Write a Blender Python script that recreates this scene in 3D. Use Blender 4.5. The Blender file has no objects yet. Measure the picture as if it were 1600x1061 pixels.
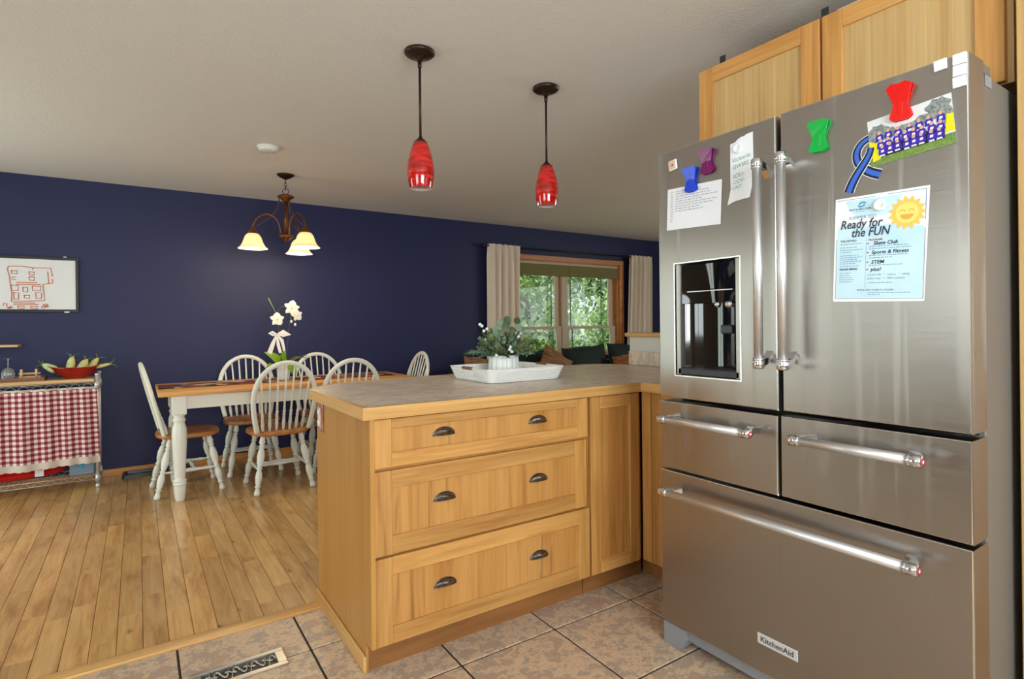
import bpy, bmesh, math, random
from mathutils import Matrix, Vector
random.seed(7)
PI = math.pi
S = bpy.context.scene
COL = S.collection

# ------------------------------------------------------------------ camera
cd = bpy.data.cameras.new('camera'); cam = bpy.data.objects.new('camera', cd); COL.objects.link(cam)
YAW, ROLL = 0.5879, -0.0105
cd.sensor_fit = 'HORIZONTAL'; cd.sensor_width = 36.0; cd.lens = 877.2 * 36 / 1600
cd.shift_x = -0.00035; cd.shift_y = -0.01447; cd.clip_start = 0.02
cam.matrix_world = Matrix.Translation((0, 0, 1.1932)) @ Matrix.Rotation(-YAW, 4, 'Z') @ Matrix.Rotation(PI/2, 4, 'X') @ Matrix.Rotation(ROLL, 4, 'Z')
S.camera = cam

# ------------------------------------------------------------------ light and exposure
S.view_settings.view_transform = 'Standard'; S.view_settings.look = 'None'
S.view_settings.exposure = 0.1; S.view_settings.gamma = 1.0
S.view_settings.use_curve_mapping = False
W = bpy.data.worlds.new('sky'); S.world = W; W.use_nodes = True
bg = W.node_tree.nodes['Background']; bg.inputs[0].default_value = (0.80, 0.90, 1.0, 1); bg.inputs[1].default_value = 1.5
def area(name, loc, rot, sx, sy, power, col):
    l = bpy.data.lights.new(name, 'AREA'); l.shape = 'RECTANGLE'; l.size = sx; l.size_y = sy; l.energy = power; l.color = col
    o = bpy.data.objects.new(name, l); COL.objects.link(o); o.location = loc; o.rotation_euler = rot; return o
# daylight through room openings out of frame, two of them added for fill
area('daylight_kitchen_window', (0.35, -1.96, 1.5), (PI/2, 0, 0), 1.9, 1.1, 135, (0.93, 0.97, 1.0))
area('added_side_light', (-2.36, .1, 1.55), (0, -PI/2, 0), 1.1, 1.8, 50, (0.91, 0.97, 1.0))  # lamp at an unseen window, added to light things from the left
area('daylight_patio_door', (-2.36, 4.15, 1.08), (0, -PI/2, 0), 2.0, 1.5, 42, (0.90, 1.0, 0.90))
area('added_living_light', (7.58, 1.6, 1.45), (0, PI/2, 0), 1.3, 2.6, 90, (0.88, 0.97, 1.0))  # added lamp at an unseen window, brightens the dining and living side
sun = bpy.data.lights.new('sun', 'SUN'); sun.energy = 5.5; sun.angle = 0.02; sun.color = (1, .95, .86)
so = bpy.data.objects.new('sun', sun); COL.objects.link(so); so.rotation_euler = (math.radians(38), 0, math.radians(-20))

# ------------------------------------------------------------------ materials
M = {}
def nt(name):
    m = bpy.data.materials.new(name); m.use_nodes = True; M[name] = m
    t = m.node_tree; return m, t, t.nodes, t.links, t.nodes['Principled BSDF']
def rgb(c): return (c[0], c[1], c[2], 1)
def s2l(r, g, b):
    f = lambda c: (c/255/12.92) if c/255 <= .04045 else ((c/255+.055)/1.055)**2.4
    return (f(r), f(g), f(b))
def plain(name, col, rough=.5, metal=0, bump=None, var=None, coat=0, spec=None, trans=0, emit=None):
    m, t, N, L, P = nt(name)
    P.inputs['Base Color'].default_value = rgb(col); P.inputs['Roughness'].default_value = rough; P.inputs['Metallic'].default_value = metal
    if coat: P.inputs['Coat Weight'].default_value = coat
    if spec is not None: P.inputs['Specular IOR Level'].default_value = spec
    if trans: P.inputs['Transmission Weight'].default_value = trans
    if emit: P.inputs['Emission Color'].default_value = rgb(emit[0]); P.inputs['Emission Strength'].default_value = emit[1]
    tc = N.new('ShaderNodeTexCoord')
    if var:   # (scale, second colour)
        n = N.new('ShaderNodeTexNoise'); n.inputs['Scale'].default_value = var[0]; n.inputs['Detail'].default_value = 5
        r = N.new('ShaderNodeValToRGB'); r.color_ramp.elements[0].position = .35; r.color_ramp.elements[1].position = .65
        r.color_ramp.elements[0].color = rgb(col); r.color_ramp.elements[1].color = rgb(var[1])
        L.new(tc.outputs['Object'], n.inputs['Vector']); L.new(n.outputs['Fac'], r.inputs['Fac']); L.new(r.outputs['Color'], P.inputs['Base Color'])
    if bump:  # (scale, strength)
        n = N.new('ShaderNodeTexNoise'); n.inputs['Scale'].default_value = bump[0]; n.inputs['Detail'].default_value = 3
        b = N.new('ShaderNodeBump'); b.inputs['Strength'].default_value = bump[1]; b.inputs['Distance'].default_value = .002
        L.new(tc.outputs['Object'], n.inputs['Vector']); L.new(n.outputs['Fac'], b.inputs['Height']); L.new(b.outputs['Normal'], P.inputs['Normal'])
    return m
def wood(name, cols, axis='X', cross=22, along=1.3, rough=.38, per_object=0.0, streak=.5, coat=.15, vein=0, knots=False):
    """wood: noise stretched along one axis; cols = dark, mid, light"""
    m, t, N, L, P = nt(name); P.inputs['Roughness'].default_value = rough; P.inputs['Coat Weight'].default_value = coat; P.inputs['Coat Roughness'].default_value = .3
    tc = N.new('ShaderNodeTexCoord'); oi = N.new('ShaderNodeObjectInfo')
    off = N.new('ShaderNodeVectorMath'); off.operation = 'SCALE'; off.inputs[0].default_value = (13.1, 7.7, 9.3)
    L.new(oi.outputs['Random'], off.inputs['Scale'])
    ad = N.new('ShaderNodeVectorMath'); ad.operation = 'ADD'; L.new(tc.outputs['Object'], ad.inputs[0]); L.new(off.outputs[0], ad.inputs[1])
    mp = N.new('ShaderNodeMapping'); mp.inputs['Scale'].default_value = tuple(along if a == axis else cross for a in 'XYZ'); L.new(ad.outputs[0], mp.inputs['Vector'])
    n = N.new('ShaderNodeTexNoise'); n.inputs['Scale'].default_value = 1; n.inputs['Detail'].default_value = 7; n.inputs['Roughness'].default_value = .62; n.inputs['Distortion'].default_value = .6
    L.new(mp.outputs[0], n.inputs['Vector'])
    r = N.new('ShaderNodeValToRGB'); e = r.color_ramp.elements
    e[0].position = .28; e[0].color = rgb(cols[0]); e[1].position = .72; e[1].color = rgb(cols[2]); k = e.new(.5); k.color = rgb(cols[1])
    L.new(n.outputs['Fac'], r.inputs['Fac'])
    mp2 = N.new('ShaderNodeMapping'); mp2.inputs['Scale'].default_value = tuple(along*2.2 if a == axis else cross*5 for a in 'XYZ'); L.new(ad.outputs[0], mp2.inputs['Vector'])
    n2 = N.new('ShaderNodeTexNoise'); n2.inputs['Scale'].default_value = 1; n2.inputs['Detail'].default_value = 3; L.new(mp2.outputs[0], n2.inputs['Vector'])
    mr = N.new('ShaderNodeMapRange'); mr.inputs['From Min'].default_value = .3; mr.inputs['From Max'].default_value = .7; mr.inputs['To Min'].default_value = 1 - .35*streak; mr.inputs['To Max'].default_value = 1.06
    L.new(n2.outputs['Fac'], mr.inputs['Value'])
    mx = N.new('ShaderNodeVectorMath'); mx.operation = 'SCALE'; L.new(r.outputs['Color'], mx.inputs[0]); L.new(mr.outputs[0], mx.inputs['Scale'])
    last = mx.outputs[0]
    if vein:
        mp3 = N.new('ShaderNodeMapping'); mp3.inputs['Scale'].default_value = tuple(along*1.6 if a == axis else cross*3.2 for a in 'XYZ'); L.new(ad.outputs[0], mp3.inputs['Vector'])
        n3 = N.new('ShaderNodeTexNoise'); n3.inputs['Scale'].default_value = 1; n3.inputs['Detail'].default_value = 4; n3.inputs['Distortion'].default_value = .9; L.new(mp3.outputs[0], n3.inputs['Vector'])
        v3 = N.new('ShaderNodeMapRange'); v3.inputs['From Min'].default_value = .60; v3.inputs['From Max'].default_value = .70; v3.inputs['To Min'].default_value = 1; v3.inputs['To Max'].default_value = 1-vein; L.new(n3.outputs['Fac'], v3.inputs['Value'])
        m4 = N.new('ShaderNodeVectorMath'); m4.operation = 'SCALE'; L.new(last, m4.inputs[0]); L.new(v3.outputs[0], m4.inputs['Scale']); last = m4.outputs[0]
    if knots:
        mk = N.new('ShaderNodeMapping'); mk.inputs['Scale'].default_value = tuple(3.2 if a == axis else 7.5 for a in 'XYZ'); L.new(ad.outputs[0], mk.inputs['Vector'])
        vo = N.new('ShaderNodeTexVoronoi'); vo.inputs['Scale'].default_value = 1; L.new(mk.outputs[0], vo.inputs['Vector'])
        k1 = N.new('ShaderNodeMapRange'); k1.inputs['From Min'].default_value = .03; k1.inputs['From Max'].default_value = .10; k1.inputs['To Min'].default_value = .42; k1.inputs['To Max'].default_value = 1; L.new(vo.outputs['Distance'], k1.inputs['Value'])
        m5 = N.new('ShaderNodeVectorMath'); m5.operation = 'SCALE'; L.new(last, m5.inputs[0]); L.new(k1.outputs[0], m5.inputs['Scale']); last = m5.outputs[0]
    if per_object:
        m2 = N.new('ShaderNodeMapRange'); m2.inputs['To Min'].default_value = 1 - per_object; m2.inputs['To Max'].default_value = 1 + per_object*.45
        L.new(oi.outputs['Random'], m2.inputs['Value'])
        m3 = N.new('ShaderNodeVectorMath'); m3.operation = 'SCALE'; L.new(last, m3.inputs[0]); L.new(m2.outputs[0], m3.inputs['Scale']); last = m3.outputs[0]
    L.new(last, P.inputs['Base Color'])
    b = N.new('ShaderNodeBump'); b.inputs['Strength'].default_value = .12; b.inputs['Distance'].default_value = .001
    L.new(n2.outputs['Fac'], b.inputs['Height']); L.new(b.outputs['Normal'], P.inputs['Normal'])
    return m
HON = (s2l(178, 116, 54), s2l(204, 149, 82), s2l(217, 165, 97))
for a in 'XYZ': wood('oak_'+a, HON, a, cross=16, along=1.4, per_object=.16, vein=.16)
PAN = (s2l(160, 96, 40), s2l(198, 142, 76), s2l(212, 159, 91))
wood('oak_panel', PAN, 'Z', cross=11, along=.8, per_object=.06, streak=.35, vein=.34)
UPP = (s2l(188, 148, 90), s2l(207, 169, 110), s2l(218, 184, 128))
wood('upper_panel', UPP, 'Z', cross=18, along=.6, per_object=.04, streak=.45)
for a in 'YZ': wood('upper_'+a, (s2l(190, 126, 60), s2l(216, 156, 84), s2l(228, 174, 104)), a, cross=18, along=1.2, per_object=.08)
wood('end_panel', (s2l(178, 126, 60), s2l(190, 138, 69), s2l(198, 146, 76)), 'Z', cross=9, along=1.0, streak=.15)
wood('edge_wood_X', (s2l(194, 140, 78), s2l(214, 166, 100), s2l(224, 180, 116)), 'X', cross=20, along=1.1, streak=.3)
wood('edge_wood_Y', (s2l(194, 140, 78), s2l(214, 166, 100), s2l(224, 180, 116)), 'Y', cross=20, along=1.1, streak=.3)
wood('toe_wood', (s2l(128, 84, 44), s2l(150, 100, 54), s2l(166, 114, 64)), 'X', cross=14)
wood('plank', (s2l(176, 124, 68), s2l(214, 166, 102), s2l(224, 180, 118)), 'Y', cross=14, along=2.2, rough=.27, per_object=.22, streak=.4, coat=.3, knots=True)
wood('base_oak_X', (s2l(170, 112, 50), s2l(196, 138, 70), s2l(208, 152, 84)), 'X', cross=20)
wood('casing', (s2l(168, 98, 40), s2l(196, 122, 54), s2l(210, 142, 70)), 'X', cross=18)
wood('table_wood', (s2l(196, 128, 62), s2l(222, 160, 88), s2l(232, 178, 108)), 'X', cross=14, along=1.6)
wood('seat_wood', (s2l(160, 96, 42), s2l(190, 122, 58), s2l(206, 142, 76)), 'Y', cross=18)
wood('pale_wood', (s2l(176, 132, 88), s2l(206, 166, 118), s2l(220, 184, 138)), 'X', cross=20)
wood('tray_wood', (s2l(96, 56, 32), s2l(120, 74, 42), s2l(138, 90, 54)), 'X', cross=20)
# wood floor continued where the boards can no longer be told apart
def far_floor():
    m, t, N, L, P = nt('far_floor'); P.inputs['Roughness'].default_value = .3
    tc = N.new('ShaderNodeTexCoord'); mp = N.new('ShaderNodeMapping'); mp.inputs['Rotation'].default_value = (0, 0, PI/2)
    L.new(tc.outputs['Object'], mp.inputs['Vector'])
    b = N.new('ShaderNodeTexBrick'); b.inputs['Scale'].default_value = 1; b.inputs['Brick Width'].default_value = .8; b.inputs['Row Height'].default_value = .0836
    b.inputs['Mortar Size'].default_value = .0015; b.inputs['Color1'].default_value = rgb(s2l(190, 138, 76)); b.inputs['Color2'].default_value = rgb(s2l(206, 156, 92)); b.inputs['Mortar'].default_value = rgb(s2l(70, 44, 22))
    L.new(mp.outputs[0], b.inputs['Vector']); L.new(b.outputs['Color'], P.inputs['Base Color'])
far_floor()
plain('plank_gap', s2l(58, 36, 20), .8)
plain('grout', s2l(50, 40, 34), .9, bump=(300, .4))
def mottled(name, cols, scale, rough, bumpk=.25, stretch=(1, 1, 1), rnd=True, dist=.8):
    m, t, N, L, P = nt(name); P.inputs['Roughness'].default_value = rough
    tc = N.new('ShaderNodeTexCoord'); oi = N.new('ShaderNodeObjectInfo')
    off = N.new('ShaderNodeVectorMath'); off.operation = 'SCALE'; off.inputs[0].default_value = (31, 17, 23); L.new(oi.outputs['Random'], off.inputs['Scale'])
    ad = N.new('ShaderNodeVectorMath'); ad.operation = 'ADD'; L.new(tc.outputs['Object'], ad.inputs[0]); L.new(off.outputs[0], ad.inputs[1])
    mp = N.new('ShaderNodeMapping'); mp.inputs['Scale'].default_value = stretch; L.new((ad if rnd else tc).outputs[0 if rnd else 'Object'], mp.inputs['Vector'])
    n = N.new('ShaderNodeTexNoise'); n.inputs['Scale'].default_value = scale; n.inputs['Detail'].default_value = 10; n.inputs['Roughness'].default_value = .78; n.inputs['Distortion'].default_value = dist
    L.new(mp.outputs[0], n.inputs['Vector'])
    r = N.new('ShaderNodeValToRGB'); e = r.color_ramp.elements
    e[0].position = .3; e[0].color = rgb(cols[0]); e[1].position = .7; e[1].color = rgb(cols[-1])
    for i, c in enumerate(cols[1:-1]): e.new(.3 + .4*(i+1)/(len(cols)-1)).color = rgb(c)
    L.new(n.outputs['Fac'], r.inputs['Fac']); L.new(r.outputs['Color'], P.inputs['Base Color'])
    b = N.new('ShaderNodeBump'); b.inputs['Strength'].default_value = bumpk; b.inputs['Distance'].default_value = .002
    L.new(n.outputs['Fac'], b.inputs['Height']); L.new(b.outputs['Normal'], P.inputs['Normal'])
mottled('tile', [s2l(123, 105, 98), s2l(201, 152, 126), s2l(155, 147, 135), s2l(218, 185, 151), s2l(164, 152, 142), s2l(241, 227, 192)], 16, .42, dist=.15)
mottled('laminate', [s2l(160, 141, 126), s2l(239, 219, 197), s2l(192, 178, 165), s2l(241, 241, 226)], 13, .36, .04, (1, 1.6, 1), False)
plain('navy_paint', s2l(37, 41, 80), .5, bump=(240, .25), spec=.3)
plain('ceiling_paint', s2l(222, 219, 216), .9)
_t = M['ceiling_paint'].node_tree; _P = _t.nodes['Principled BSDF']
_c = _t.nodes.new('ShaderNodeTexCoord'); _n = _t.nodes.new('ShaderNodeTexNoise'); _n.inputs['Scale'].default_value = 95; _n.inputs['Detail'].default_value = 2
_r = _t.nodes.new('ShaderNodeValToRGB'); _r.color_ramp.elements[0].position = .5; _r.color_ramp.elements[1].position = .62
_b = _t.nodes.new('ShaderNodeBump'); _b.inputs['Strength'].default_value = .3; _b.inputs['Distance'].default_value = .003
_t.links.new(_c.outputs['Object'], _n.inputs['Vector']); _t.links.new(_n.outputs['Fac'], _r.inputs['Fac']); _t.links.new(_r.outputs['Color'], _b.inputs['Height']); _t.links.new(_b.outputs['Normal'], _P.inputs['Normal'])
plain('brown_paint', s2l(150, 128, 104), .7, bump=(200, .2))
plain('tan_paint', s2l(196, 180, 160), .7, bump=(200, .2))
plain('white_paint', s2l(216, 216, 210), .6)
plain('white_trim', s2l(226, 226, 220), .4)
plain('chair_white', s2l(228, 228, 218), .35, coat=.2)
plain('bronze', s2l(46, 34, 30), .38, metal=.6, var=(14, s2l(58, 42, 34)))
plain('antique_bronze', s2l(132, 84, 42), .38, metal=.75, var=(30, s2l(98, 60, 32)))
plain('pull_metal', s2l(92, 88, 86), .28, metal=.9, var=(60, s2l(134, 124, 116)))
plain('chrome', s2l(214, 216, 220), .16, metal=1)
plain('handle_steel', s2l(216, 216, 218), .42, metal=.9)
plain('vent_metal', s2l(196, 192, 184), .3, metal=.85)
plain('black', s2l(14, 14, 16), .4); plain('black_gloss', s2l(10, 12, 12), .06, spec=.7); plain('dark_grey', s2l(44, 46, 50), .4)
plain('gasket', s2l(20, 20, 22), .7)
plain('fridge_side', s2l(112, 107, 101), .5, bump=(500, .15))
plain('kick_grey', s2l(138, 142, 148), .45)
def steel():
    m, t, N, L, P = nt('steel'); P.inputs['Metallic'].default_value = 1; P.inputs['Base Color'].default_value = rgb(s2l(164, 158, 152))
    P.inputs['Roughness'].default_value = .3; P.inputs['Anisotropic'].default_value = .75
    tg = N.new('ShaderNodeTangent'); tg.direction_type = 'RADIAL'; tg.axis = 'Z'; L.new(tg.outputs[0], P.inputs['Tangent'])
    tc = N.new('ShaderNodeTexCoord'); mp = N.new('ShaderNodeMapping'); mp.inputs['Scale'].default_value = (6, 6, 700); L.new(tc.outputs['Object'], mp.inputs['Vector'])
    n = N.new('ShaderNodeTexNoise'); n.inputs['Scale'].default_value = 1; n.inputs['Detail'].default_value = 2; L.new(mp.outputs[0], n.inputs['Vector'])
    mr = N.new('ShaderNodeMapRange'); mr.inputs['To Min'].default_value = .24; mr.inputs['To Max'].default_value = .40; L.new(n.outputs['Fac'], mr.inputs['Value'])
    # dried drip marks: long vertical smears that dull the finish
    mp2 = N.new('ShaderNodeMapping'); mp2.inputs['Scale'].default_value = (30, 30, 1.3); L.new(tc.outputs['Object'], mp2.inputs['Vector'])
    n2 = N.new('ShaderNodeTexNoise'); n2.inputs['Scale'].default_value = 1; n2.inputs['Detail'].default_value = 4; L.new(mp2.outputs[0], n2.inputs['Vector'])
    m2 = N.new('ShaderNodeMapRange'); m2.inputs['From Min'].default_value = .56; m2.inputs['From Max'].default_value = .72; m2.inputs['To Max'].default_value = .18; L.new(n2.outputs['Fac'], m2.inputs['Value'])
    ad = N.new('ShaderNodeMath'); L.new(mr.outputs[0], ad.inputs[0]); L.new(m2.outputs[0], ad.inputs[1]); L.new(ad.outputs[0], P.inputs['Roughness'])
steel()
plain('steel_edge', s2l(214, 212, 208), .22, metal=1)
plain('red_glass', s2l(196, 22, 20), .08, coat=.6)
_t = M['red_glass'].node_tree; _P = _t.nodes['Principled BSDF']
_c = _t.nodes.new('ShaderNodeTexCoord'); _m = _t.nodes.new('ShaderNodeMapping'); _m.inputs['Scale'].default_value = (14, 14, 70); _m.inputs['Rotation'].default_value = (.25, .3, 0)
_n = _t.nodes.new('ShaderNodeTexNoise'); _n.inputs['Scale'].default_value = 1; _r = _t.nodes.new('ShaderNodeValToRGB')
_r.color_ramp.elements[0].position = .38; _r.color_ramp.elements[0].color = rgb(s2l(150, 12, 14)); _r.color_ramp.elements[1].position = .62; _r.color_ramp.elements[1].color = rgb(s2l(216, 36, 28))
_t.links.new(_c.outputs['Object'], _m.inputs['Vector']); _t.links.new(_m.outputs[0], _n.inputs['Vector']); _t.links.new(_n.outputs['Fac'], _r.inputs['Fac']); _t.links.new(_r.outputs['Color'], _P.inputs['Base Color'])
plain('shade_inside', s2l(232, 206, 200), .4)
plain('bulb', (1, .85, .55), .4, emit=((1, .88, .62), 9))
def lamp_glass():
    m, t, N, L, P = nt('lamp_glass'); P.inputs['Base Color'].default_value = rgb(s2l(250, 238, 214)); P.inputs['Roughness'].default_value = .35
    tr = N.new('ShaderNodeBsdfTranslucent'); tr.inputs[0].default_value = rgb(s2l(252, 236, 204)); mx = N.new('ShaderNodeMixShader'); mx.inputs[0].default_value = .45
    L.new(P.outputs[0], mx.inputs[1]); L.new(tr.outputs[0], mx.inputs[2]); L.new(mx.outputs[0], N['Material Output'].inputs['Surface'])
lamp_glass()
def pane_glass():
    m, t, N, L, P = nt('pane_glass'); g = N.new('ShaderNodeBsdfGlossy'); g.inputs['Roughness'].default_value = .02
    tr = N.new('ShaderNodeBsdfTransparent'); tr.inputs[0].default_value = (.93, .95, .94, 1); mx = N.new('ShaderNodeMixShader'); mx.inputs[0].default_value = .012
    L.new(tr.outputs[0], mx.inputs[1]); L.new(g.outputs[0], mx.inputs[2]); L.new(mx.outputs[0], N['Material Output'].inputs['Surface'])
pane_glass()
plain('clear_glass', (.95, .97, .97), .03, trans=.9)
plain('linen', s2l(238, 224, 208), .9, bump=(400, .3))
plain('olive_shade', s2l(132, 122, 74), .85, bump=(300, .2)); plain('cream', s2l(200, 186, 158), .6); plain('sash_tan', s2l(206, 182, 152), .55)
plain('grille', s2l(60, 62, 56), .5)
plain('velvet_green', s2l(16, 34, 30), .8, bump=(120, .4)); plain('sofa_dark', s2l(30, 34, 36), .85, bump=(200, .3))
mottled('fur_brown', [s2l(70, 44, 28), s2l(122, 84, 54), s2l(160, 118, 78), s2l(196, 160, 116)], 9, .9, 1.0, (1, 1, 5))
mottled('fur_rust', [s2l(48, 24, 14), s2l(110, 60, 26), s2l(150, 92, 46), s2l(206, 170, 130)], 12, .9, 1.0, (1, 1, 5))
plain('paper', s2l(236, 238, 244), .7); plain('ink', s2l(60, 62, 70), .7); plain('ink_faint', s2l(160, 162, 170), .7); plain('ink_green', s2l(60, 158, 120), .7)
plain('flyer_blue', s2l(188, 224, 240), .5, var=(9, s2l(206, 234, 244))); plain('flyer_white', s2l(238, 242, 246), .5); plain('flyer_navy', s2l(34, 46, 78), .5); plain('flyer_mid', s2l(110, 140, 170), .5); plain('flyer_red', s2l(178, 54, 70), .5); plain('flyer_teal', s2l(72, 152, 190), .5)
plain('sun_yellow', s2l(248, 200, 96), .5); plain('sun_face', s2l(252, 222, 120), .5); plain('sun_line', s2l(226, 170, 70), .5)
plain('plastic_red', s2l(224, 24, 20), .25); plain('plastic_green', s2l(8, 170, 66), .25); plain('plastic_blue', s2l(22, 66, 214), .25); plain('plastic_purple', s2l(116, 8, 92), .25); plain('badge_grey', s2l(196, 194, 192), .35); plain('wire_chrome', s2l(206, 206, 208), .35, metal=.6)
plain('magnet_white', s2l(236, 240, 244), .35); plain('magnet_tan', s2l(226, 182, 148), .4)
plain('ribbon_blue', s2l(52, 102, 206), .4); plain('ribbon_black', s2l(22, 26, 44), .4); plain('ribbon_white', s2l(240, 242, 244), .4)
plain('ph_sky', s2l(222, 226, 230), .3); plain('ph_tree', s2l(104, 112, 108), .3, var=(160, s2l(160, 166, 164))); plain('ph_grass', s2l(98, 128, 58), .3, var=(220, s2l(130, 156, 84))); plain('ph_yellow', s2l(236, 220, 30), .3); plain('ph_purple', s2l(58, 36, 168), .3); plain('ph_skin', s2l(216, 168, 146), .3); plain('ph_white', s2l(236, 236, 244), .3); plain('ph_dark', s2l(34, 28, 44), .3)
plain('board_white', s2l(216, 218, 222), .18, coat=.3); plain('marker_orange', s2l(208, 104, 52), .6)
plain('lace', s2l(206, 192, 180), .9, bump=(500, .8)); plain('bag_red', s2l(196, 26, 26), .22); plain('bin_blue', s2l(120, 140, 158), .4); plain('cyan', s2l(40, 160, 200), .4)
plain('bowl_red', s2l(122, 18, 14), .15, coat=.5, var=(8, s2l(170, 36, 20)))
plain('husk', s2l(214, 212, 160), .6, var=(30, s2l(176, 188, 124))); plain('kernel', s2l(206, 190, 110), .5, bump=(200, .6)); plain('stem_green', s2l(96, 134, 60), .6)
plain('leaf_bright', s2l(112, 150, 30), .35, coat=.2); plain('leaf_dark', s2l(66, 90, 58), .45); plain('leaf_sage', s2l(112, 136, 112), .6); plain('leaf_mid', s2l(112, 124, 74), .55); plain('stem_dark', s2l(78, 70, 48), .6)
plain('petal', s2l(238, 234, 222), .5); plain('berry', s2l(240, 240, 238), .3); plain('ribbon_satin', s2l(236, 228, 224), .3)
plain('pot_white', s2l(228, 230, 228), .35); plain('plastic_white', s2l(232, 232, 230), .4)
_t = M['plastic_white'].node_tree; _P = _t.nodes['Principled BSDF']
plain('plate_red', s2l(150, 70, 58), .5, var=(40, s2l(196, 150, 130))); plain('plate_cream', s2l(228, 222, 210), .4)
def gingham():
    m, t, N, L, P = nt('gingham'); P.inputs['Roughness'].default_value = .9
    uv = N.new('ShaderNodeUVMap'); sx = N.new('ShaderNodeSeparateXYZ'); L.new(uv.outputs[0], sx.inputs[0])
    outs = []
    for ax in (0, 1):
        a = N.new('ShaderNodeMath'); a.operation = 'MULTIPLY'; a.inputs[1].default_value = 19; L.new(sx.outputs[ax], a.inputs[0])
        b = N.new('ShaderNodeMath'); b.operation = 'FRACT'; L.new(a.outputs[0], b.inputs[0])
        c = N.new('ShaderNodeMath'); c.operation = 'GREATER_THAN'; c.inputs[1].default_value = .5; L.new(b.outputs[0], c.inputs[0]); outs.append(c)
    s = N.new('ShaderNodeMath'); L.new(outs[0].outputs[0], s.inputs[0]); L.new(outs[1].outputs[0], s.inputs[1])
    h = N.new('ShaderNodeMath'); h.operation = 'MULTIPLY'; h.inputs[1].default_value = .5; L.new(s.outputs[0], h.inputs[0])
    r = N.new('ShaderNodeValToRGB'); r.color_ramp.interpolation = 'CONSTANT'; e = r.color_ramp.elements
    e[0].color = rgb(s2l(226, 214, 212)); e[1].position = .75; e[1].color = rgb(s2l(110, 18, 38)); e.new(.25).color = rgb(s2l(172, 110, 118))
    L.new(h.outputs[0], r.inputs[0]); L.new(r.outputs[0], P.inputs['Base Color'])
gingham()
def patchwork():
    m, t, N, L, P = nt('patchwork'); P.inputs['Roughness'].default_value = .9
    tc = N.new('ShaderNodeTexCoord'); v = N.new('ShaderNodeTexVoronoi'); v.distance = 'MANHATTAN'; v.inputs['Scale'].default_value = 14; v.inputs['Randomness'].default_value = .5
    L.new(tc.outputs['Object'], v.inputs['Vector']); r = N.new('ShaderNodeValToRGB'); r.color_ramp.interpolation = 'CONSTANT'; e = r.color_ramp.elements
    e[0].color = rgb(s2l(96, 34, 34)); e[1].position = .8; e[1].color = rgb(s2l(44, 34, 40))
    for p, c in ((.25, (190, 170, 150)), (.45, (132, 62, 48)), (.62, (92, 84, 96))): e.new(p).color = rgb(s2l(*c))
    sp = N.new('ShaderNodeSeparateXYZ'); L.new(v.outputs['Color'], sp.inputs[0]); L.new(sp.outputs[0], r.inputs[0]); L.new(r.outputs[0], P.inputs['Base Color'])
patchwork()
def leaf_mat(name, a, b):
    m, t, N, L, P = nt(name); P.inputs['Roughness'].default_value = .5
    tc = N.new('ShaderNodeTexCoord'); n = N.new('ShaderNodeTexNoise'); n.inputs['Scale'].default_value = 3.5; n.inputs['Detail'].default_value = 6; L.new(tc.outputs['Object'], n.inputs['Vector'])
    r = N.new('ShaderNodeValToRGB'); r.color_ramp.elements[0].position = .35; r.color_ramp.elements[1].position = .65; r.color_ramp.elements[0].color = rgb(a); r.color_ramp.elements[1].color = rgb(b)
    L.new(n.outputs['Fac'], r.inputs['Fac']); L.new(r.outputs[0], P.inputs['Base Color'])
    tr = N.new('ShaderNodeBsdfTranslucent'); L.new(r.outputs[0], tr.inputs[0]); mx = N.new('ShaderNodeMixShader'); mx.inputs[0].default_value = .45
    L.new(P.outputs[0], mx.inputs[1]); L.new(tr.outputs[0], mx.inputs[2]); L.new(mx.outputs[0], N['Material Output'].inputs['Surface'])
leaf_mat('tree_bright', s2l(114, 146, 84), s2l(192, 212, 150)); leaf_mat('tree_grey', s2l(126, 142, 126), s2l(190, 202, 188)); leaf_mat('tree_bush', s2l(130, 166, 100), s2l(206, 222, 166))
plain('bark', s2l(92, 78, 64), .9, bump=(30, .8)); plain('lawn', s2l(120, 150, 80), .95, var=(6, s2l(150, 176, 104)))

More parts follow.
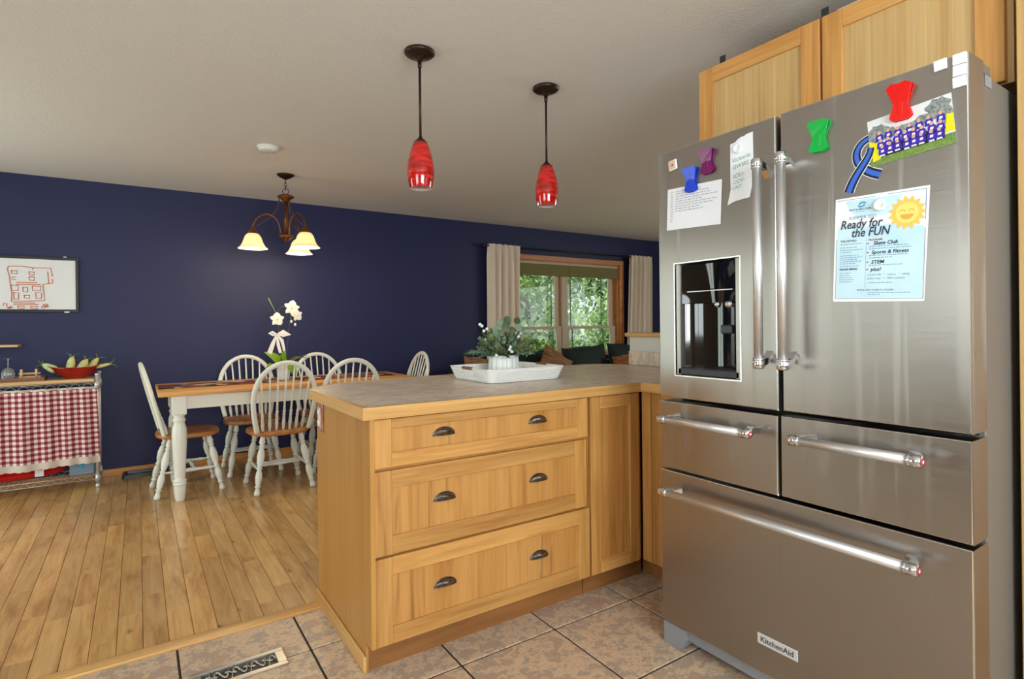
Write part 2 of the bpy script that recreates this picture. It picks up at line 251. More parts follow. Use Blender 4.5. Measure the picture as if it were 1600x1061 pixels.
# ------------------------------------------------------------------ mesh building
ORG = {}
class MB:
    def __init__(self): self.v = []; self.f = []; self.m = []; self.s = []; self.mi = 0; self.sm = False; self.uv = None
    def add(self, vs, fs, sm=None):
        o = len(self.v); self.v += [tuple(p) for p in vs]
        for f in fs: self.f.append(tuple(i + o for i in f)); self.m.append(self.mi); self.s.append(self.sm if sm is None else sm)
        return self
    def box(self, x0, y0, z0, x1, y1, z1, bev=0, seg=1):
        x0, x1 = sorted((x0, x1)); y0, y1 = sorted((y0, y1)); z0, z1 = sorted((z0, z1))
        if bev <= 0:
            v = [(x, y, z) for z in (z0, z1) for y in (y0, y1) for x in (x0, x1)]
            return self.add(v, [(0, 2, 3, 1), (4, 5, 7, 6), (0, 1, 5, 4), (2, 6, 7, 3), (0, 4, 6, 2), (1, 3, 7, 5)], False)
        bm = bmesh.new(); bmesh.ops.create_cube(bm, size=1)
        for q in bm.verts: q.co = Vector(((x0+x1)/2 + q.co.x*(x1-x0), (y0+y1)/2 + q.co.y*(y1-y0), (z0+z1)/2 + q.co.z*(z1-z0)))
        bmesh.ops.bevel(bm, geom=bm.edges[:] , offset=bev, segments=seg, profile=.5, affect='EDGES')
        return self.bm(bm, seg > 1)
    def bm(self, bm, sm=False):
        bm.verts.ensure_lookup_table(); bm.verts.index_update()
        self.add([q.co for q in bm.verts], [[q.index for q in f.verts] for f in bm.faces], sm); bm.free(); return self
    def lathe(self, prof, n=20, mat=None, closed=False, sx=1, sy=1):
        mat = mat or Matrix.Identity(4); vs = []; fs = []
        for r, z in prof:
            for k in range(n):
                a = 2*PI*k/n; vs.append(mat @ Vector((r*sx*math.cos(a), r*sy*math.sin(a), z)))
        for i in range(len(prof)-1):
            for k in range(n): fs.append((i*n+k, i*n+(k+1) % n, (i+1)*n+(k+1) % n, (i+1)*n+k))
        if prof[0][0] > 1e-5 and not closed: fs.append(tuple(reversed(range(n))))
        if prof[-1][0] > 1e-5 and not closed: fs.append(tuple((len(prof)-1)*n+k for k in range(n)))
        return self.add(vs, fs, True)
    def turned(self, a, b, prof, n=12):
        """profile (r, t) revolved about the line a-b"""
        a = Vector(a); b = Vector(b); d = b - a; L = d.length; q = d.to_track_quat('Z', 'Y').to_matrix().to_4x4()
        return self.lathe([(r, t*L) for r, t in prof], n, Matrix.Translation(a) @ q)
    def tube(self, pts, r, n=8, cap=True, flat=1.0, up=None):
        pts = [Vector(p) for p in pts]; k = len(pts); rs = r if isinstance(r, (list, tuple)) else [r]*k
        vs = []; fs = []; prev = None
        for i, p in enumerate(pts):
            t = (pts[min(i+1, k-1)] - pts[max(i-1, 0)]).normalized()
            if prev is None:
                u = Vector(up) if up else (Vector((0, 0, 1)) if abs(t.z) < .9 else Vector((1, 0, 0)))
                x = t.cross(u).normalized()
            else: x = (prev - t*prev.dot(t)).normalized()
            prev = x; y = x.cross(t).normalized()
            for j in range(n):
                a = 2*PI*j/n; vs.append(p + x*rs[i]*math.cos(a) + y*rs[i]*flat*math.sin(a))
        for i in range(k-1):
            for j in range(n): fs.append((i*n+j, (i+1)*n+j, (i+1)*n+(j+1) % n, i*n+(j+1) % n))
        if cap: fs.append(tuple(range(n))); fs.append(tuple(reversed([(k-1)*n+j for j in range(n)])))
        return self.add(vs, fs, True)
    def prism(self, poly, z0, z1, mp=None, sm=False):
        mp = mp or (lambda x, y, z: (x, y, z)); n = len(poly)
        ar = sum(poly[i][0]*poly[(i+1) % n][1]-poly[(i+1) % n][0]*poly[i][1] for i in range(n))
        if ar < 0: poly = poly[::-1]
        vs = [mp(x, y, z0) for x, y in poly] + [mp(x, y, z1) for x, y in poly]
        fs = [tuple(reversed(range(n))), tuple(range(n, 2*n))] + [(i, (i+1) % n, n+(i+1) % n, n+i) for i in range(n)]
        return self.add(vs, fs, sm)
    def flat(self, poly, z=0):
        n = len(poly); ar = sum(poly[i][0]*poly[(i+1) % n][1]-poly[(i+1) % n][0]*poly[i][1] for i in range(n))
        if ar < 0: poly = poly[::-1]
        return self.add([(x, y, z) for x, y in poly], [tuple(range(n))], False)
    def grid(self, fn, nu, nv, sm=True, uv=None):
        vs = [fn(i/nu, j/nv) for j in range(nv+1) for i in range(nu+1)]
        fs = [(j*(nu+1)+i, j*(nu+1)+i+1, (j+1)*(nu+1)+i+1, (j+1)*(nu+1)+i) for j in range(nv) for i in range(nu)]
        o = len(self.v); self.add(vs, fs, sm)
        if uv:
            self.uv = self.uv or {}
            for j in range(nv+1):
                for i in range(nu+1): self.uv[o + j*(nu+1)+i] = uv(i/nu, j/nv)
        return self
    def build(self, name, mats, parent=None, org=None):
        if isinstance(mats, str): mats = [mats]
        me = bpy.data.meshes.new(name)
        if org is None: org = ORG.get(parent.name, (0, 0, 0)) if parent else (0, 0, 0)
        ox, oy, oz = org
        me.from_pydata([(x-ox, y-oy, z-oz) for x, y, z in self.v], [], self.f)
        for m in mats: me.materials.append(M[m])
        me.polygons.foreach_set('material_index', self.m); me.polygons.foreach_set('use_smooth', self.s)
        if self.uv:
            l = me.uv_layers.new(name='UVMap')
            for lp in me.loops:
                if lp.vertex_index in self.uv: l.data[lp.index].uv = self.uv[lp.vertex_index]
        me.update()
        o = bpy.data.objects.new(name, me); COL.objects.link(o)
        if parent: o.parent = parent; ORG[o.name] = org
        return o
def tag(o, label=None, cat=None, group=None, kind=None):
    if label: o['label'] = label
    if cat: o['category'] = cat
    if group: o['group'] = group
    if kind: o['kind'] = kind
    return o
def thing(name, label, cat, loc=(0, 0, 0), group=None, world=True, mat=None):
    o = bpy.data.objects.new(name, None); COL.objects.link(o); o.empty_display_size = .1
    if mat is not None: o.matrix_world = mat
    else: o.location = loc
    ORG[o.name] = tuple(loc) if (world and mat is None) else (0, 0, 0)
    return tag(o, label, cat, group)
def copy_tree(o, parent=None):
    c = o.copy(); COL.objects.link(c); c.parent = parent
    for ch in list(o.children): copy_tree(ch, c)
    return c
def solo(o, loc):
    """move the origin of a one-mesh thing to its base"""
    o.data.transform(Matrix.Translation(-Vector(loc))); o.location = loc; return o
def struct(o): o['kind'] = 'structure'; return o
def lettering(parent, body, size, x, y, mat, z=.0012, shear=0, bold=0, align='LEFT', name='lettering', sx=1.0):
    cu = bpy.data.curves.new('t', 'FONT'); cu.body = body; cu.size = size; cu.shear = shear; cu.offset = bold; cu.align_x = align; cu.resolution_u = 2
    ob = bpy.data.objects.new('t', cu); COL.objects.link(ob)
    dg = bpy.context.evaluated_depsgraph_get(); me = bpy.data.meshes.new_from_object(ob.evaluated_get(dg))
    bpy.data.objects.remove(ob); bpy.data.curves.remove(cu)
    me.name = name; me.materials.clear(); me.materials.append(M[mat]); me.transform(Matrix.Translation((x, y, z)) @ Matrix.Diagonal((sx, 1, 1, 1)))
    o = bpy.data.objects.new(name, me); COL.objects.link(o); o.parent = parent; return o
def pt_light(name, loc, power, col, r, parent=None):
    l = bpy.data.lights.new(name, 'POINT'); l.energy = power; l.color = col; l.shadow_soft_size = r
    o = bpy.data.objects.new(name, l); COL.objects.link(o); o.location = loc
    if parent: o.parent = parent
    return o

# ------------------------------------------------------------------ the room
CZ = 2.376; YW = 5.6; XL = -2.2; YB = -1.8; XR = 7.4
fl = struct(MB().box(XL, 2.44, -.06, XR, YW, -.0125).build('floor', 'plank_gap'))
far = MB(); far.box(2.42, 2.44, -.0125, XR, YW, 0).box(XL, 2.5, -.0125, -1.41, YW, 0).build('far_boards', 'far_floor', fl)['kind'] = 'stuff'
fk = struct(MB().box(XL, YB, -.06, 2.71, 2.44, -.004).build('floor_kitchen', 'grout'))
struct(MB().box(2.71, YB, -.06, XR, 2.44, 0).build('floor_living', 'far_floor'))
PW = .0836; lens = [.38, .52, .66, .8, .95, 1.15]
pm = {}
def plank(L):
    L = round(L, 2)
    if L not in pm:
        o = MB().box(-PW/2+.0008, 0, -.0125, PW/2-.0008, L-.0014, 0, .0012).build('plank', 'plank', fl); pm[L] = o.data; return o
    o = bpy.data.objects.new('plank', pm[L]); COL.objects.link(o); o.parent = fl; return o
rp = random.Random(11)
for k in range(-15, 31):
    x = -.162 + PW*(k+.5); y = 2.495; first = True
    while y < YW - .01:
        L = rp.choice(lens)*(rp.uniform(.3, 1) if first else 1); first = False
        L = round(min(L, YW - y), 2)
        if YW - y - L < .18: L = round(YW - y, 2)
        o = plank(L); o.location = (x, y, 0); y += L
TP = .4125; tm = None
for i in range(-7, 5):
    for j in range(-9, 2):
        x0 = .935 + TP*i; y0 = 1.745 + .403*j; x1 = x0 + TP; y1 = y0 + .403
        if x1 < XL+.05 or x0 > 2.7 or y0 < YB: continue
        x1 = min(x1, 2.71); y1 = min(y1, 2.44)
        if x0 < XL: x0 = XL
        full = abs(x1-x0-TP) < 1e-4 and abs(y1-y0-.403) < 1e-4
        if full and tm:
            o = bpy.data.objects.new('floor_tile', tm); COL.objects.link(o); o.parent = fk
        else:
            o = MB().box(.004, .004, -.012, x1-x0-.004, y1-y0-.004, 0, .0022).build('floor_tile', 'tile', fk)
            if full: tm = o.data
        o.location = (x0, y0, 0)
struct(MB().box(XL, 2.436, -.01, .64, 2.497, .009, .004, 2).build('trim_1', 'edge_wood_X'))
struct(MB().box(XL, YB, CZ, XR, YW, CZ+.08).build('ceiling', 'ceiling_paint'))
# far wall with window opening
WX0, WX1, WZ0, WZ1 = 3.70, 5.50, .80, 1.995
w = MB().box(XL, YW, 0, WX0, YW+.14, CZ).box(WX1, YW, 0, XR, YW+.14, CZ).box(WX0, YW, 0, WX1, YW+.14, WZ0).box(WX0, YW, WZ1, WX1, YW+.14, CZ)
struct(w.build('wall_far', 'navy_paint'))
struct(MB().box(XL, YW-.012, 0, XR, YW, .058, .003).build('baseboard_far', 'base_oak_X'))
# wall left with glazed door, wall behind the camera with window (both out of frame, they let the daylight in)
w = MB().box(XL-.14, YB, 0, XL, -.8, CZ).box(XL-.14, -.8, 0, XL, 1.0, 1.0).box(XL-.14, -.8, 2.1, XL, 1.0, CZ).box(XL-.14, 1.0, 0, XL, 3.4, CZ).box(XL-.14, 4.9, 0, XL, YW, CZ).box(XL-.14, 3.4, 2.08, XL, 4.9, CZ).box(XL-.14, 3.4, -.06, XL, 4.9, .08)
struct(w.build('wall_left', 'brown_paint'))
d = struct(MB().box(XL-.1, 3.4, .08, XL-.04, 3.48, 2.08).box(XL-.1, 4.82, .08, XL-.04, 4.9, 2.08).box(XL-.1, 4.11, .08, XL-.04, 4.19, 2.08).box(XL-.1, 3.4, 2.0, XL-.04, 4.9, 2.08).box(XL-.1, 3.4, .08, XL-.04, 4.9, .16).build('door_1', 'white_trim'))
MB().box(XL-.075, 3.48, .16, XL-.07, 4.11, 2.0).build('pane', 'pane_glass', d); MB().box(XL-.075, 4.19, .16, XL-.07, 4.82, 2.0).build('pane', 'pane_glass', d)
d = struct(MB().box(XL-.1, -.8, 1.0, XL-.04, -.74, 2.1).box(XL-.1, .94, 1.0, XL-.04, 1.0, 2.1).box(XL-.1, .07, 1.0, XL-.04, .13, 2.1).box(XL-.1, -.8, 2.04, XL-.04, 1.0, 2.1).box(XL-.1, -.8, 1.0, XL-.04, 1.0, 1.06).build('added_window_3', 'white_trim'))  # unseen window, added as an opening for the side lamp
MB().box(XL-.075, -.74, 1.06, XL-.07, .07, 2.04).build('pane', 'pane_glass', d); MB().box(XL-.075, .13, 1.06, XL-.07, .94, 2.04).build('pane', 'pane_glass', d)
w = MB().box(XL, YB-.14, 0, -.6, YB, CZ).box(1.3, YB-.14, 0, XR, YB, CZ).box(-.6, YB-.14, 0, 1.3, YB, .95).box(-.6, YB-.14, 2.05, 1.3, YB, CZ)
struct(w.build('wall_back', 'tan_paint'))
d = struct(MB().box(-.6, YB-.1, .95, -.54, YB-.04, 2.05).box(1.24, YB-.1, .95, 1.3, YB-.04, 2.05).box(.32, YB-.1, .95, .38, YB-.04, 2.05).box(-.6, YB-.1, 1.99, 1.3, YB-.04, 2.05).box(-.6, YB-.1, .95, 1.3, YB-.04, 1.01).build('window_2', 'white_trim'))
MB().box(-.54, YB-.075, 1.01, .32, YB-.07, 1.99).build('pane', 'pane_glass', d); MB().box(.38, YB-.075, 1.01, 1.24, YB-.07, 1.99).build('pane', 'pane_glass', d)
w = MB().box(XR, YB, 0, XR+.14, .3, CZ).box(XR, 2.9, 0, XR+.14, YW, CZ).box(XR, .3, 0, XR+.14, 2.9, .8).box(XR, .3, 2.1, XR+.14, 2.9, CZ)
struct(w.build('wall_right', 'navy_paint'))
d = struct(MB().box(XR+.04, .3, .8, XR+.1, .36, 2.1).box(XR+.04, 2.84, .8, XR+.1, 2.9, 2.1).box(XR+.04, 1.57, .8, XR+.1, 1.63, 2.1).box(XR+.04, .3, 2.04, XR+.1, 2.9, 2.1).box(XR+.04, .3, .8, XR+.1, 2.9, .86).build('added_window_4', 'white_trim'))  # unseen living room window, added together with its fill lamp
MB().box(XR+.07, .36, .86, XR+.075, 1.57, 2.04).build('pane', 'pane_glass', d); MB().box(XR+.07, 1.63, .86, XR+.075, 2.84, 2.04).build('pane', 'pane_glass', d)
struct(MB().box(2.71, YB, 0, 2.83, 1.50, CZ).build('wall_kitchen', 'tan_paint'))
# half wall behind the sink counter
h = struct(MB().box(2.71, 1.50, 0, 2.83, 2.665, 1.106).build('wall_half', 'white_paint'))
MB().box(2.685, 1.50, 1.106, 2.855, 2.69, 1.132, .006, 2).build('cap', 'edge_wood_Y', h)

# window with oak casing
wn = struct(MB().box(WX0, YW-.002, WZ0-.01, WX0+.02, YW+.12, WZ1).box(WX1-.02, YW-.002, WZ0-.01, WX1, YW+.12, WZ1).box(WX0, YW-.002, WZ1-.02, WX1, YW+.12, WZ1).box(WX0, YW-.002, WZ0-.01, WX1, YW+.12, WZ0+.012).build('window_1', 'casing'))
for a in ((WX0-.06, WZ1-.01, WX1+.07, WZ1+.055), (WX0-.06, WZ0-.08, WX0+.005, WZ1-.01), (WX1-.005, WZ0-.08, WX1+.07, WZ1-.01)):
    MB().box(a[0], YW-.022, a[1], a[2], YW-.0005, a[3], .004).build('casing', 'casing', wn)
MB().box(WX0-.08, YW-.07, WZ0-.03, WX1+.09, YW+.05, WZ0-.008, .006).build('sill', 'casing', wn)
MB().box(4.525, YW+.03, WZ0, 4.62, YW+.1, WZ1-.02, .004).build('mullion', 'sash_tan', wn)
for x0, x1 in ((WX0+.02, 4.525), (4.62, WX1-.02)):
    for z0, z1, y in ((1.13, WZ1-.02, YW+.075), (WZ0+.012, 1.166, YW+.045)):
        ls, rs = (.055, .08) if x0 < 4 else (.03, .11)
        sh = MB().box(x0, y, z0, x0+ls, y+.028, z1, .003).box(x1-rs, y, z0, x1, y+.028, z1, .003).box(x0+ls, y, z0, x1-rs, y+.028, z0+.036, .003).box(x0+ls, y, z1-.036, x1-rs, y+.028, z1, .003).build('sash', 'sash_tan', wn)
        MB().box(x0+ls, y+.012, z0+.036, x1-rs, y+.016, z1-.036).build('pane', 'pane_glass', sh)
        for gx in ((3.845, 4.386) if x0 < 4 else (4.705, 5.24)):
            MB().box(gx-.005, y+.005, z0+.036, gx+.005, y+.011, z1-.036).build('grille_bar', 'grille', sh)
for i, (x0, x1) in enumerate(((WX0+.024, 4.627), (4.633, WX1-.024))):
    t = thing('window_shade', ('olive pleated shade drawn up over the left half of window', 'olive pleated shade drawn up over the right half of window')[i], 'window shade', ((x0+x1)/2, YW+.02, 1.80), 'pleated shades in the window')
    MB().box(x0, YW+.002, 1.945, x1, YW+.04, 1.974, .003).build('headrail', 'cream', t)
    m = MB()
    for k in range(7): m.box(x0, YW+.004+.006*(k % 2), 1.825+.0172*k, x1, YW+.034-.006*(k % 2), 1.825+.0172*(k+1))
    m.build('pleats', 'olive_shade', t)
    MB().box(x0, YW+.002, 1.803, x1, YW+.036, 1.825, .003).build('bottom_rail', 'olive_shade', t)
# curtains and rod
t = thing('curtain_rod', 'thin black curtain rod above the window', 'curtain rod', (4.7, YW-.08, 2.1))
MB().tube([(3.30, YW-.085, 2.105), (6.08, YW-.085, 2.105)], .009).build('rod', 'black', t)
for x in (3.29, 6.09): MB().lathe([(0, -.022), (.014, -.016), (.02, 0), (.014, .016), (0, .022)], 10, Matrix.Translation((x, YW-.085, 2.105))).build('finial', 'black', t)
for x in (3.325, 6.05): MB().box(x-.008, YW-.09, 2.092, x+.008, YW-.0005, 2.106).build('bracket', 'black', t)
def drape(name, label, x0, x1, xb0, xb1, zb, seed):
    r = random.Random(seed); n = 5; ph = r.uniform(0, 6)
    def fn(u, v, s):
        z = zb + (2.125-zb)*v; a = xb0+(xb1-xb0)*u; b = x0+(x1-x0)*u; x = a+(b-a)*v
        d = .028*math.sin(2*PI*n*u+ph) + .012*math.sin(2*PI*2.3*n*u+1.7*ph)*v
        if v > .93: d *= .45
        return (x + .006*math.sin(9*u+3*v), YW-.098 + d + s, z + (.006*math.sin(70*u) if v > .97 else 0))
    m = MB(); m.grid(lambda u, v: fn(u, v, -.016), 90, 14); m.grid(lambda u, v: fn(1-u, v, .026), 90, 14)
    o = m.build(name, 'linen'); solo(o, ((x0+x1)/2, YW-.085, zb)); tag(o, label, 'curtain', 'linen curtains at the window')
drape('curtain', 'beige linen curtain hanging left of the window', 3.36, 3.79, 3.34, 3.80, .05, 3)
drape('curtain', 'beige linen curtain hanging right of the window', 5.62, 6.03, 5.50, 6.00, .05, 5)

# outdoors
tag(solo(MB().box(-3, YW+.2, -.35, 22, 22, -.3).build('lawn', 'lawn'), (9, 14, -.3)), None, None, None, 'structure')
def tree(name, label, loc, rx, ry, z0, z1, n, size, mat, seed, trunk=True):
    r = random.Random(seed); t = thing(name, label, 'tree' if trunk else 'bush', loc)
    m = MB(); X, Y, Z = loc; cl = []
    for k in range(110):
        a = r.uniform(0, 2*PI); q = math.sqrt(r.random()); zz = r.uniform(z0, z1); sh = math.sqrt(max(.05, 1-((zz-(z0+z1)/2)/((z1-z0)/1.7))**2))
        cl.append((X+rx*q*sh*math.cos(a), Y+ry*q*sh*math.sin(a), zz))
    for i in range(n):
        c = r.choice(cl); d = Vector((r.gauss(0, 1), r.gauss(0, 1), r.gauss(0, .8)))*.26
        p = Vector(c)+d; s = size*r.uniform(.6, 1.3); M3 = Matrix.Rotation(r.uniform(0, 6.3), 3, 'Z') @ Matrix.Rotation(r.uniform(-1.2, 1.2), 3, 'X')
        m.add([p + M3 @ Vector(q) for q in ((0, -s, 0), (s*.5, 0, s*.1), (0, s, 0), (-s*.5, 0, s*.1))], [(0, 1, 2, 3)], False)
    m.build('foliage', mat, t)
    m = MB()
    m.tube([(X, Y, -.3), (X+.05, Y, (z0+z1)*.25), (X-.05, Y+.05, (z0+z1)*.5), (X, Y, z1*.8)], [.1, .08, .06, .02] if trunk else [.03, .03, .02, .01])
    for k in range(7):
        c = cl[k]; m.tube([(X, Y, max(.1, c[2]*.55)), ((X+c[0])/2, (Y+c[1])/2, c[2]*.85), c], [.035, .02, .008], 6)
    m.build('trunk', 'bark', t)
tree('leafy_tree', 'bright green leafy tree seen through the left window panes', (6.75, 9.6, -.3), 1.75, .5, .1, 4.4, 9000, .09, 'tree_bright', 1)
tree('leafy_tree', 'grey green tree standing back behind the right window panes', (11.6, 12.6, -.3), 2.7, .7, .0, 6.0, 9000, .14, 'tree_grey', 2)
tree('leafy_tree', 'mid green tree furthest back between the other two trees', (9.0, 15.6, -.3), 4.4, .8, .0, 6.5, 9000, .2, 'tree_grey', 6)
tree('leafy_bush', 'light green bush low behind the right window panes', (8.2, 8.0, -.3), .9, .3, -.1, 1.75, 5000, .07, 'tree_bush', 3, False)

# ------------------------------------------------------------------ peninsula cabinets
def shaker(name, parent, rect, mp, stile=.063, top=.06, bot=.06, th=.02, wx='oak_X', rec=.009, panel='oak_panel', wz='oak_Z'):
    """five piece front in the (a, z) plane; mp(a, d, z) maps to the room, d = depth behind the face"""
    a0, z0, a1, z1 = rect
    def bx(A0, D0, Z0, A1, D1, Z1, bev=.0018):
        p = mp(A0, D0, Z0); q = mp(A1, D1, Z1); return MB().box(p[0], p[1], p[2], q[0], q[1], q[2], bev)
    root = bx(a0+.01, th*.55, z0+.01, a1-.01, th, z1-.01, 0).build(name, wz, parent)
    bx(a0, 0, z0, a0+stile, th, z1).build('stile', wz, root); bx(a1-stile, 0, z0, a1, th, z1).build('stile', wz, root)
    bx(a0+stile, 0, z1-top, a1-stile, th, z1).build('rail', wx, root); bx(a0+stile, 0, z0, a1-stile, th, z0+bot).build('rail', wx, root)
    bx(a0+stile, rec, z0+bot, a1-stile, th*.8, z1-top, 0).build('panel', panel, root)
    return root
def cup_pull(parent, x, y, z):
    m = MB(); n = 14; k = 7; W2, H, D = .043, .027, .026
    def fn(u, v):
        a = PI*u; b = PI/2*v          # half dome opening downward
        fl = 1 - .05*abs(math.sin(7*a))*math.sin(b)
        return (x - W2*math.cos(a)*math.sin(b)*fl if False else x - W2*math.cos(a)*math.cos(b*.98)*fl, y - D*math.sin(b)*fl*(.35+.65*math.sin(a)), z - .008 + H*math.sin(a)*math.cos(b*.6)*fl)
    m.grid(fn, 28, 8); m.grid(lambda u, v: tuple(c + d for c, d in zip(fn(1-u, v), (0, .0025, -.0015))), 28, 8)
    m.tube([(x - W2*math.cos(PI*i/16)*1.03, y-.001, z-.008+H*1.05*math.sin(PI*i/16)) for i in range(17)], .0022, 6)
    m.tube([fn(0, i/8) for i in range(8)] + [fn(1, 1-i/8) for i in range(9)], .0018, 6)
    return m.build('cup_pull', 'pull_metal', parent)
YF = 1.84; XE = .645
cab = thing('drawer_cabinet', 'honey wood base cabinet with three wide drawers and black cup pulls', 'cabinet', (1.13, 2.17, 0))
MB().box(.662, YF+.022, .1, 1.622, 2.47, .878).build('carcass', 'end_panel', cab)
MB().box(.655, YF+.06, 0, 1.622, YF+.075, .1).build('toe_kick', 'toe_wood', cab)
fy = lambda a, d, z: (a, YF+d, z)
for (z0, z1, tp, bt, xr) in ((.707, .874, .034, .05, 1.614), (.407, .696, .06, .063, 1.604), (.100, .398, .062, .058, 1.618)):
    dr = shaker('drawer', cab, (.660, z0, xr, z1), fy, .062, tp, bt)
    zc = {.707: .802, .407: .565, .1: .252}[z0]
    for x in (.926, 1.351): cup_pull(dr, x, YF+.009, zc)
ep = MB().prism([(YF, .1), (YF, .878), (2.50, .878), (2.50, 0), (YF+.062, 0), (YF+.062, .1)], XE, XE+.016, lambda a, b, c: (c, a, b))
ep.build('end_panel', 'end_panel', cab)
MB().box(XE-.012, YF+.05, 0, XE-.0005, 2.515, .056, .003).build('base_trim', 'edge_wood_Y', cab)
MB().box(XE, 2.50, 0, 1.6215, 2.512, .878).build('back_panel', 'end_panel', cab)
cc = thing('corner_cabinet', 'corner base cabinet with one narrow panelled door beside the drawers', 'cabinet', (1.78, 2.1, 0))
MB().box(1.626, YF+.022, .1, 1.95, 2.47, .878).build('carcass', 'end_panel', cc)
MB().box(1.627, 2.472, 0, 2.69, 2.512, .878).build('back_panel', 'end_panel', cc)
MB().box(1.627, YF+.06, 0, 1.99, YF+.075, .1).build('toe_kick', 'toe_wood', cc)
shaker('door', cc, (1.630, .098, 1.924, .874), fy, .058, .055, .058)
MB().box(1.926, YF+.012, .098, 1.9435, YF+.021, .878).build('corner_strip', 'oak_Z', cc)
sc_ = thing('sink_cabinet', 'honey wood base cabinet with panelled door tucked beside the refrigerator', 'cabinet', (2.3, 1.65, 0))
MB().box(1.966, 1.47, .1, 2.69, YF+.02, .878).build('carcass', 'end_panel', sc_)
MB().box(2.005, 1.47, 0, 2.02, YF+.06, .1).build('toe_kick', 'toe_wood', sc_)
fx = lambda a, d, z: (1.944+d, a, z)
shaker('door', sc_, (1.475, .098, 1.782, .874), fx, .058, .062, .062, wx='oak_Y')
MB().box(1.944, 1.785, .098, 1.966, YF-.001, .878).build('filler', 'oak_Z', sc_)
# worktop
out = [(.617, 1.823), (1.92, 1.823), (1.92, 1.462), (2.695, 1.462), (2.695, 2.668), (2.655, 2.79), (2.59, 2.855), (2.51, 2.883), (2.38, 2.885), (2.15, 2.862), (1.8, 2.828), (1.4, 2.79), (1.05, 2.772), (.90, 2.765), (.80, 2.735), (.70, 2.648), (.617, 2.524)]
def offset(path, d, close):
    r = []; n = len(path)
    for i, p in enumerate(path):
        a = Vector(path[i-1]) if (i or close) else None; b = Vector(path[(i+1) % n]) if (i < n-1 or close) else None; p = Vector(p)
        t1 = (p-a).normalized() if a is not None else None; t2 = (b-p).normalized() if b is not None else None
        t1 = t1 if t1 is not None else t2; t2 = t2 if t2 is not None else t1
        n1 = Vector((-t1.y, t1.x)); n2 = Vector((-t2.y, t2.x)); nn = (n1+n2).normalized(); r.append(tuple(p + nn*d/max(.3, nn.dot(n1))))
    return r
wt = thing('worktop', 'grey laminate worktop with honey wood edge and rounded far corner', 'worktop', (1.6, 2.2, .881))
MB().prism(offset(out, .0185, True), .881, .920).build('laminate_top', 'laminate', wt)
edge = [out[2], out[1], out[0]] + out[:3:-1]
inn = offset(edge, -.018, False)
for i in range(len(edge)-1):
    e0, e1, n0, n1 = edge[i], edge[i+1], inn[i], inn[i+1]
    if i in (0, 1, 2): MB().prism([e0, e1, n1, n0], .879, .9212).build('edge_band', 'edge_wood_Y' if i in (0, 2) else 'edge_wood_X', wt)
m = MB()
for i in range(3, len(edge)-1): m.prism([edge[i], edge[i+1], inn[i+1], inn[i]], .879, .9212)
m.build('edge_band', 'edge_wood_X', wt)
MB().box(2.692, 1.505, .921, 2.7095, 2.66, 1.013, .003).build('backsplash', 'laminate', wt)
# socket plate on the end panel
pl = thing('outlet_plate', 'decorative red outlet plate with cream socket on the cabinet end', 'outlet', (XE, 2.43, .81))
MB().box(XE-.006, 2.40, .748, XE-.0006, 2.485, .870, .003).build('plate', 'plate_red', pl)
MB().box(XE-.010, 2.428, .768, XE-.006, 2.457, .850, .002).build('plate_face', 'plate_cream', pl)
for z in (.785, .830): MB().lathe([(.012, 0), (.012, .004), (0, .004)], 16, Matrix.Translation((XE-.0102, 2.4425, z)) @ Matrix.Rotation(-PI/2, 4, 'Y')).build('receptacle', 'magnet_white', pl)

# ------------------------------------------------------------------ refrigerator
FX = 1.624; Y0, Y1 = .498, 1.444
fr = thing('refrigerator', 'stainless steel five door refrigerator with papers and magnets on its front', 'refrigerator', (2.0, .97, 0))
MB().box(1.735, Y0+.006, .03, 2.52, Y1-.006, 1.802, .004).build('case', 'fridge_side', fr)
MB().box(1.725, Y0+.02, .1, 1.735, Y1-.02, 1.79).build('gasket', 'gasket', fr)
def slab(ya, yb, za, zb, hole=None, th=.095):
    """a steel front with softly rounded edges, optionally with a rectangular opening"""
    m = MB(); e = .0035; x0, x1 = FX, FX+th
    def ring(y0, y1, z0, z1, x): return [(x, y1, z0), (x, y0, z0), (x, y0, z1), (x, y1, z1)]
    rs = [ring(ya, yb, za, zb, x1), ring(ya, yb, za, zb, x0+e), ring(ya+e*.4, yb-e*.4, za+e*.4, zb-e*.4, x0+e*.3), ring(ya+e, yb-e, za+e, zb-e, x0)]
    if hole:
        hy0, hy1, hz0, hz1 = hole; rs += [ring(hy0, hy1, hz0, hz1, x0), ring(hy0, hy1, hz0, hz1, x1)]
    vs = [p for r in rs for p in r]; fs = []; edge = []
    for i in range(len(rs)-1):
        for k in range(4):
            q = (i*4+k, i*4+(k+1) % 4, (i+1)*4+(k+1) % 4, (i+1)*4+k)
            (edge if i in (1, 2) else fs).append(q)
    if hole: fs += [tuple([(len(rs)-1)*4+k, (len(rs)-1)*4+(k+1) % 4, (k+1) % 4, k]) for k in range(4)]
    else: fs += [tuple(reversed(range(4))), tuple((len(rs)-1)*4+k for k in range(4))]
    n0 = len(m.v); m.add(vs, fs, False); m.mi = 1; m.add(vs, edge, False)
    return m
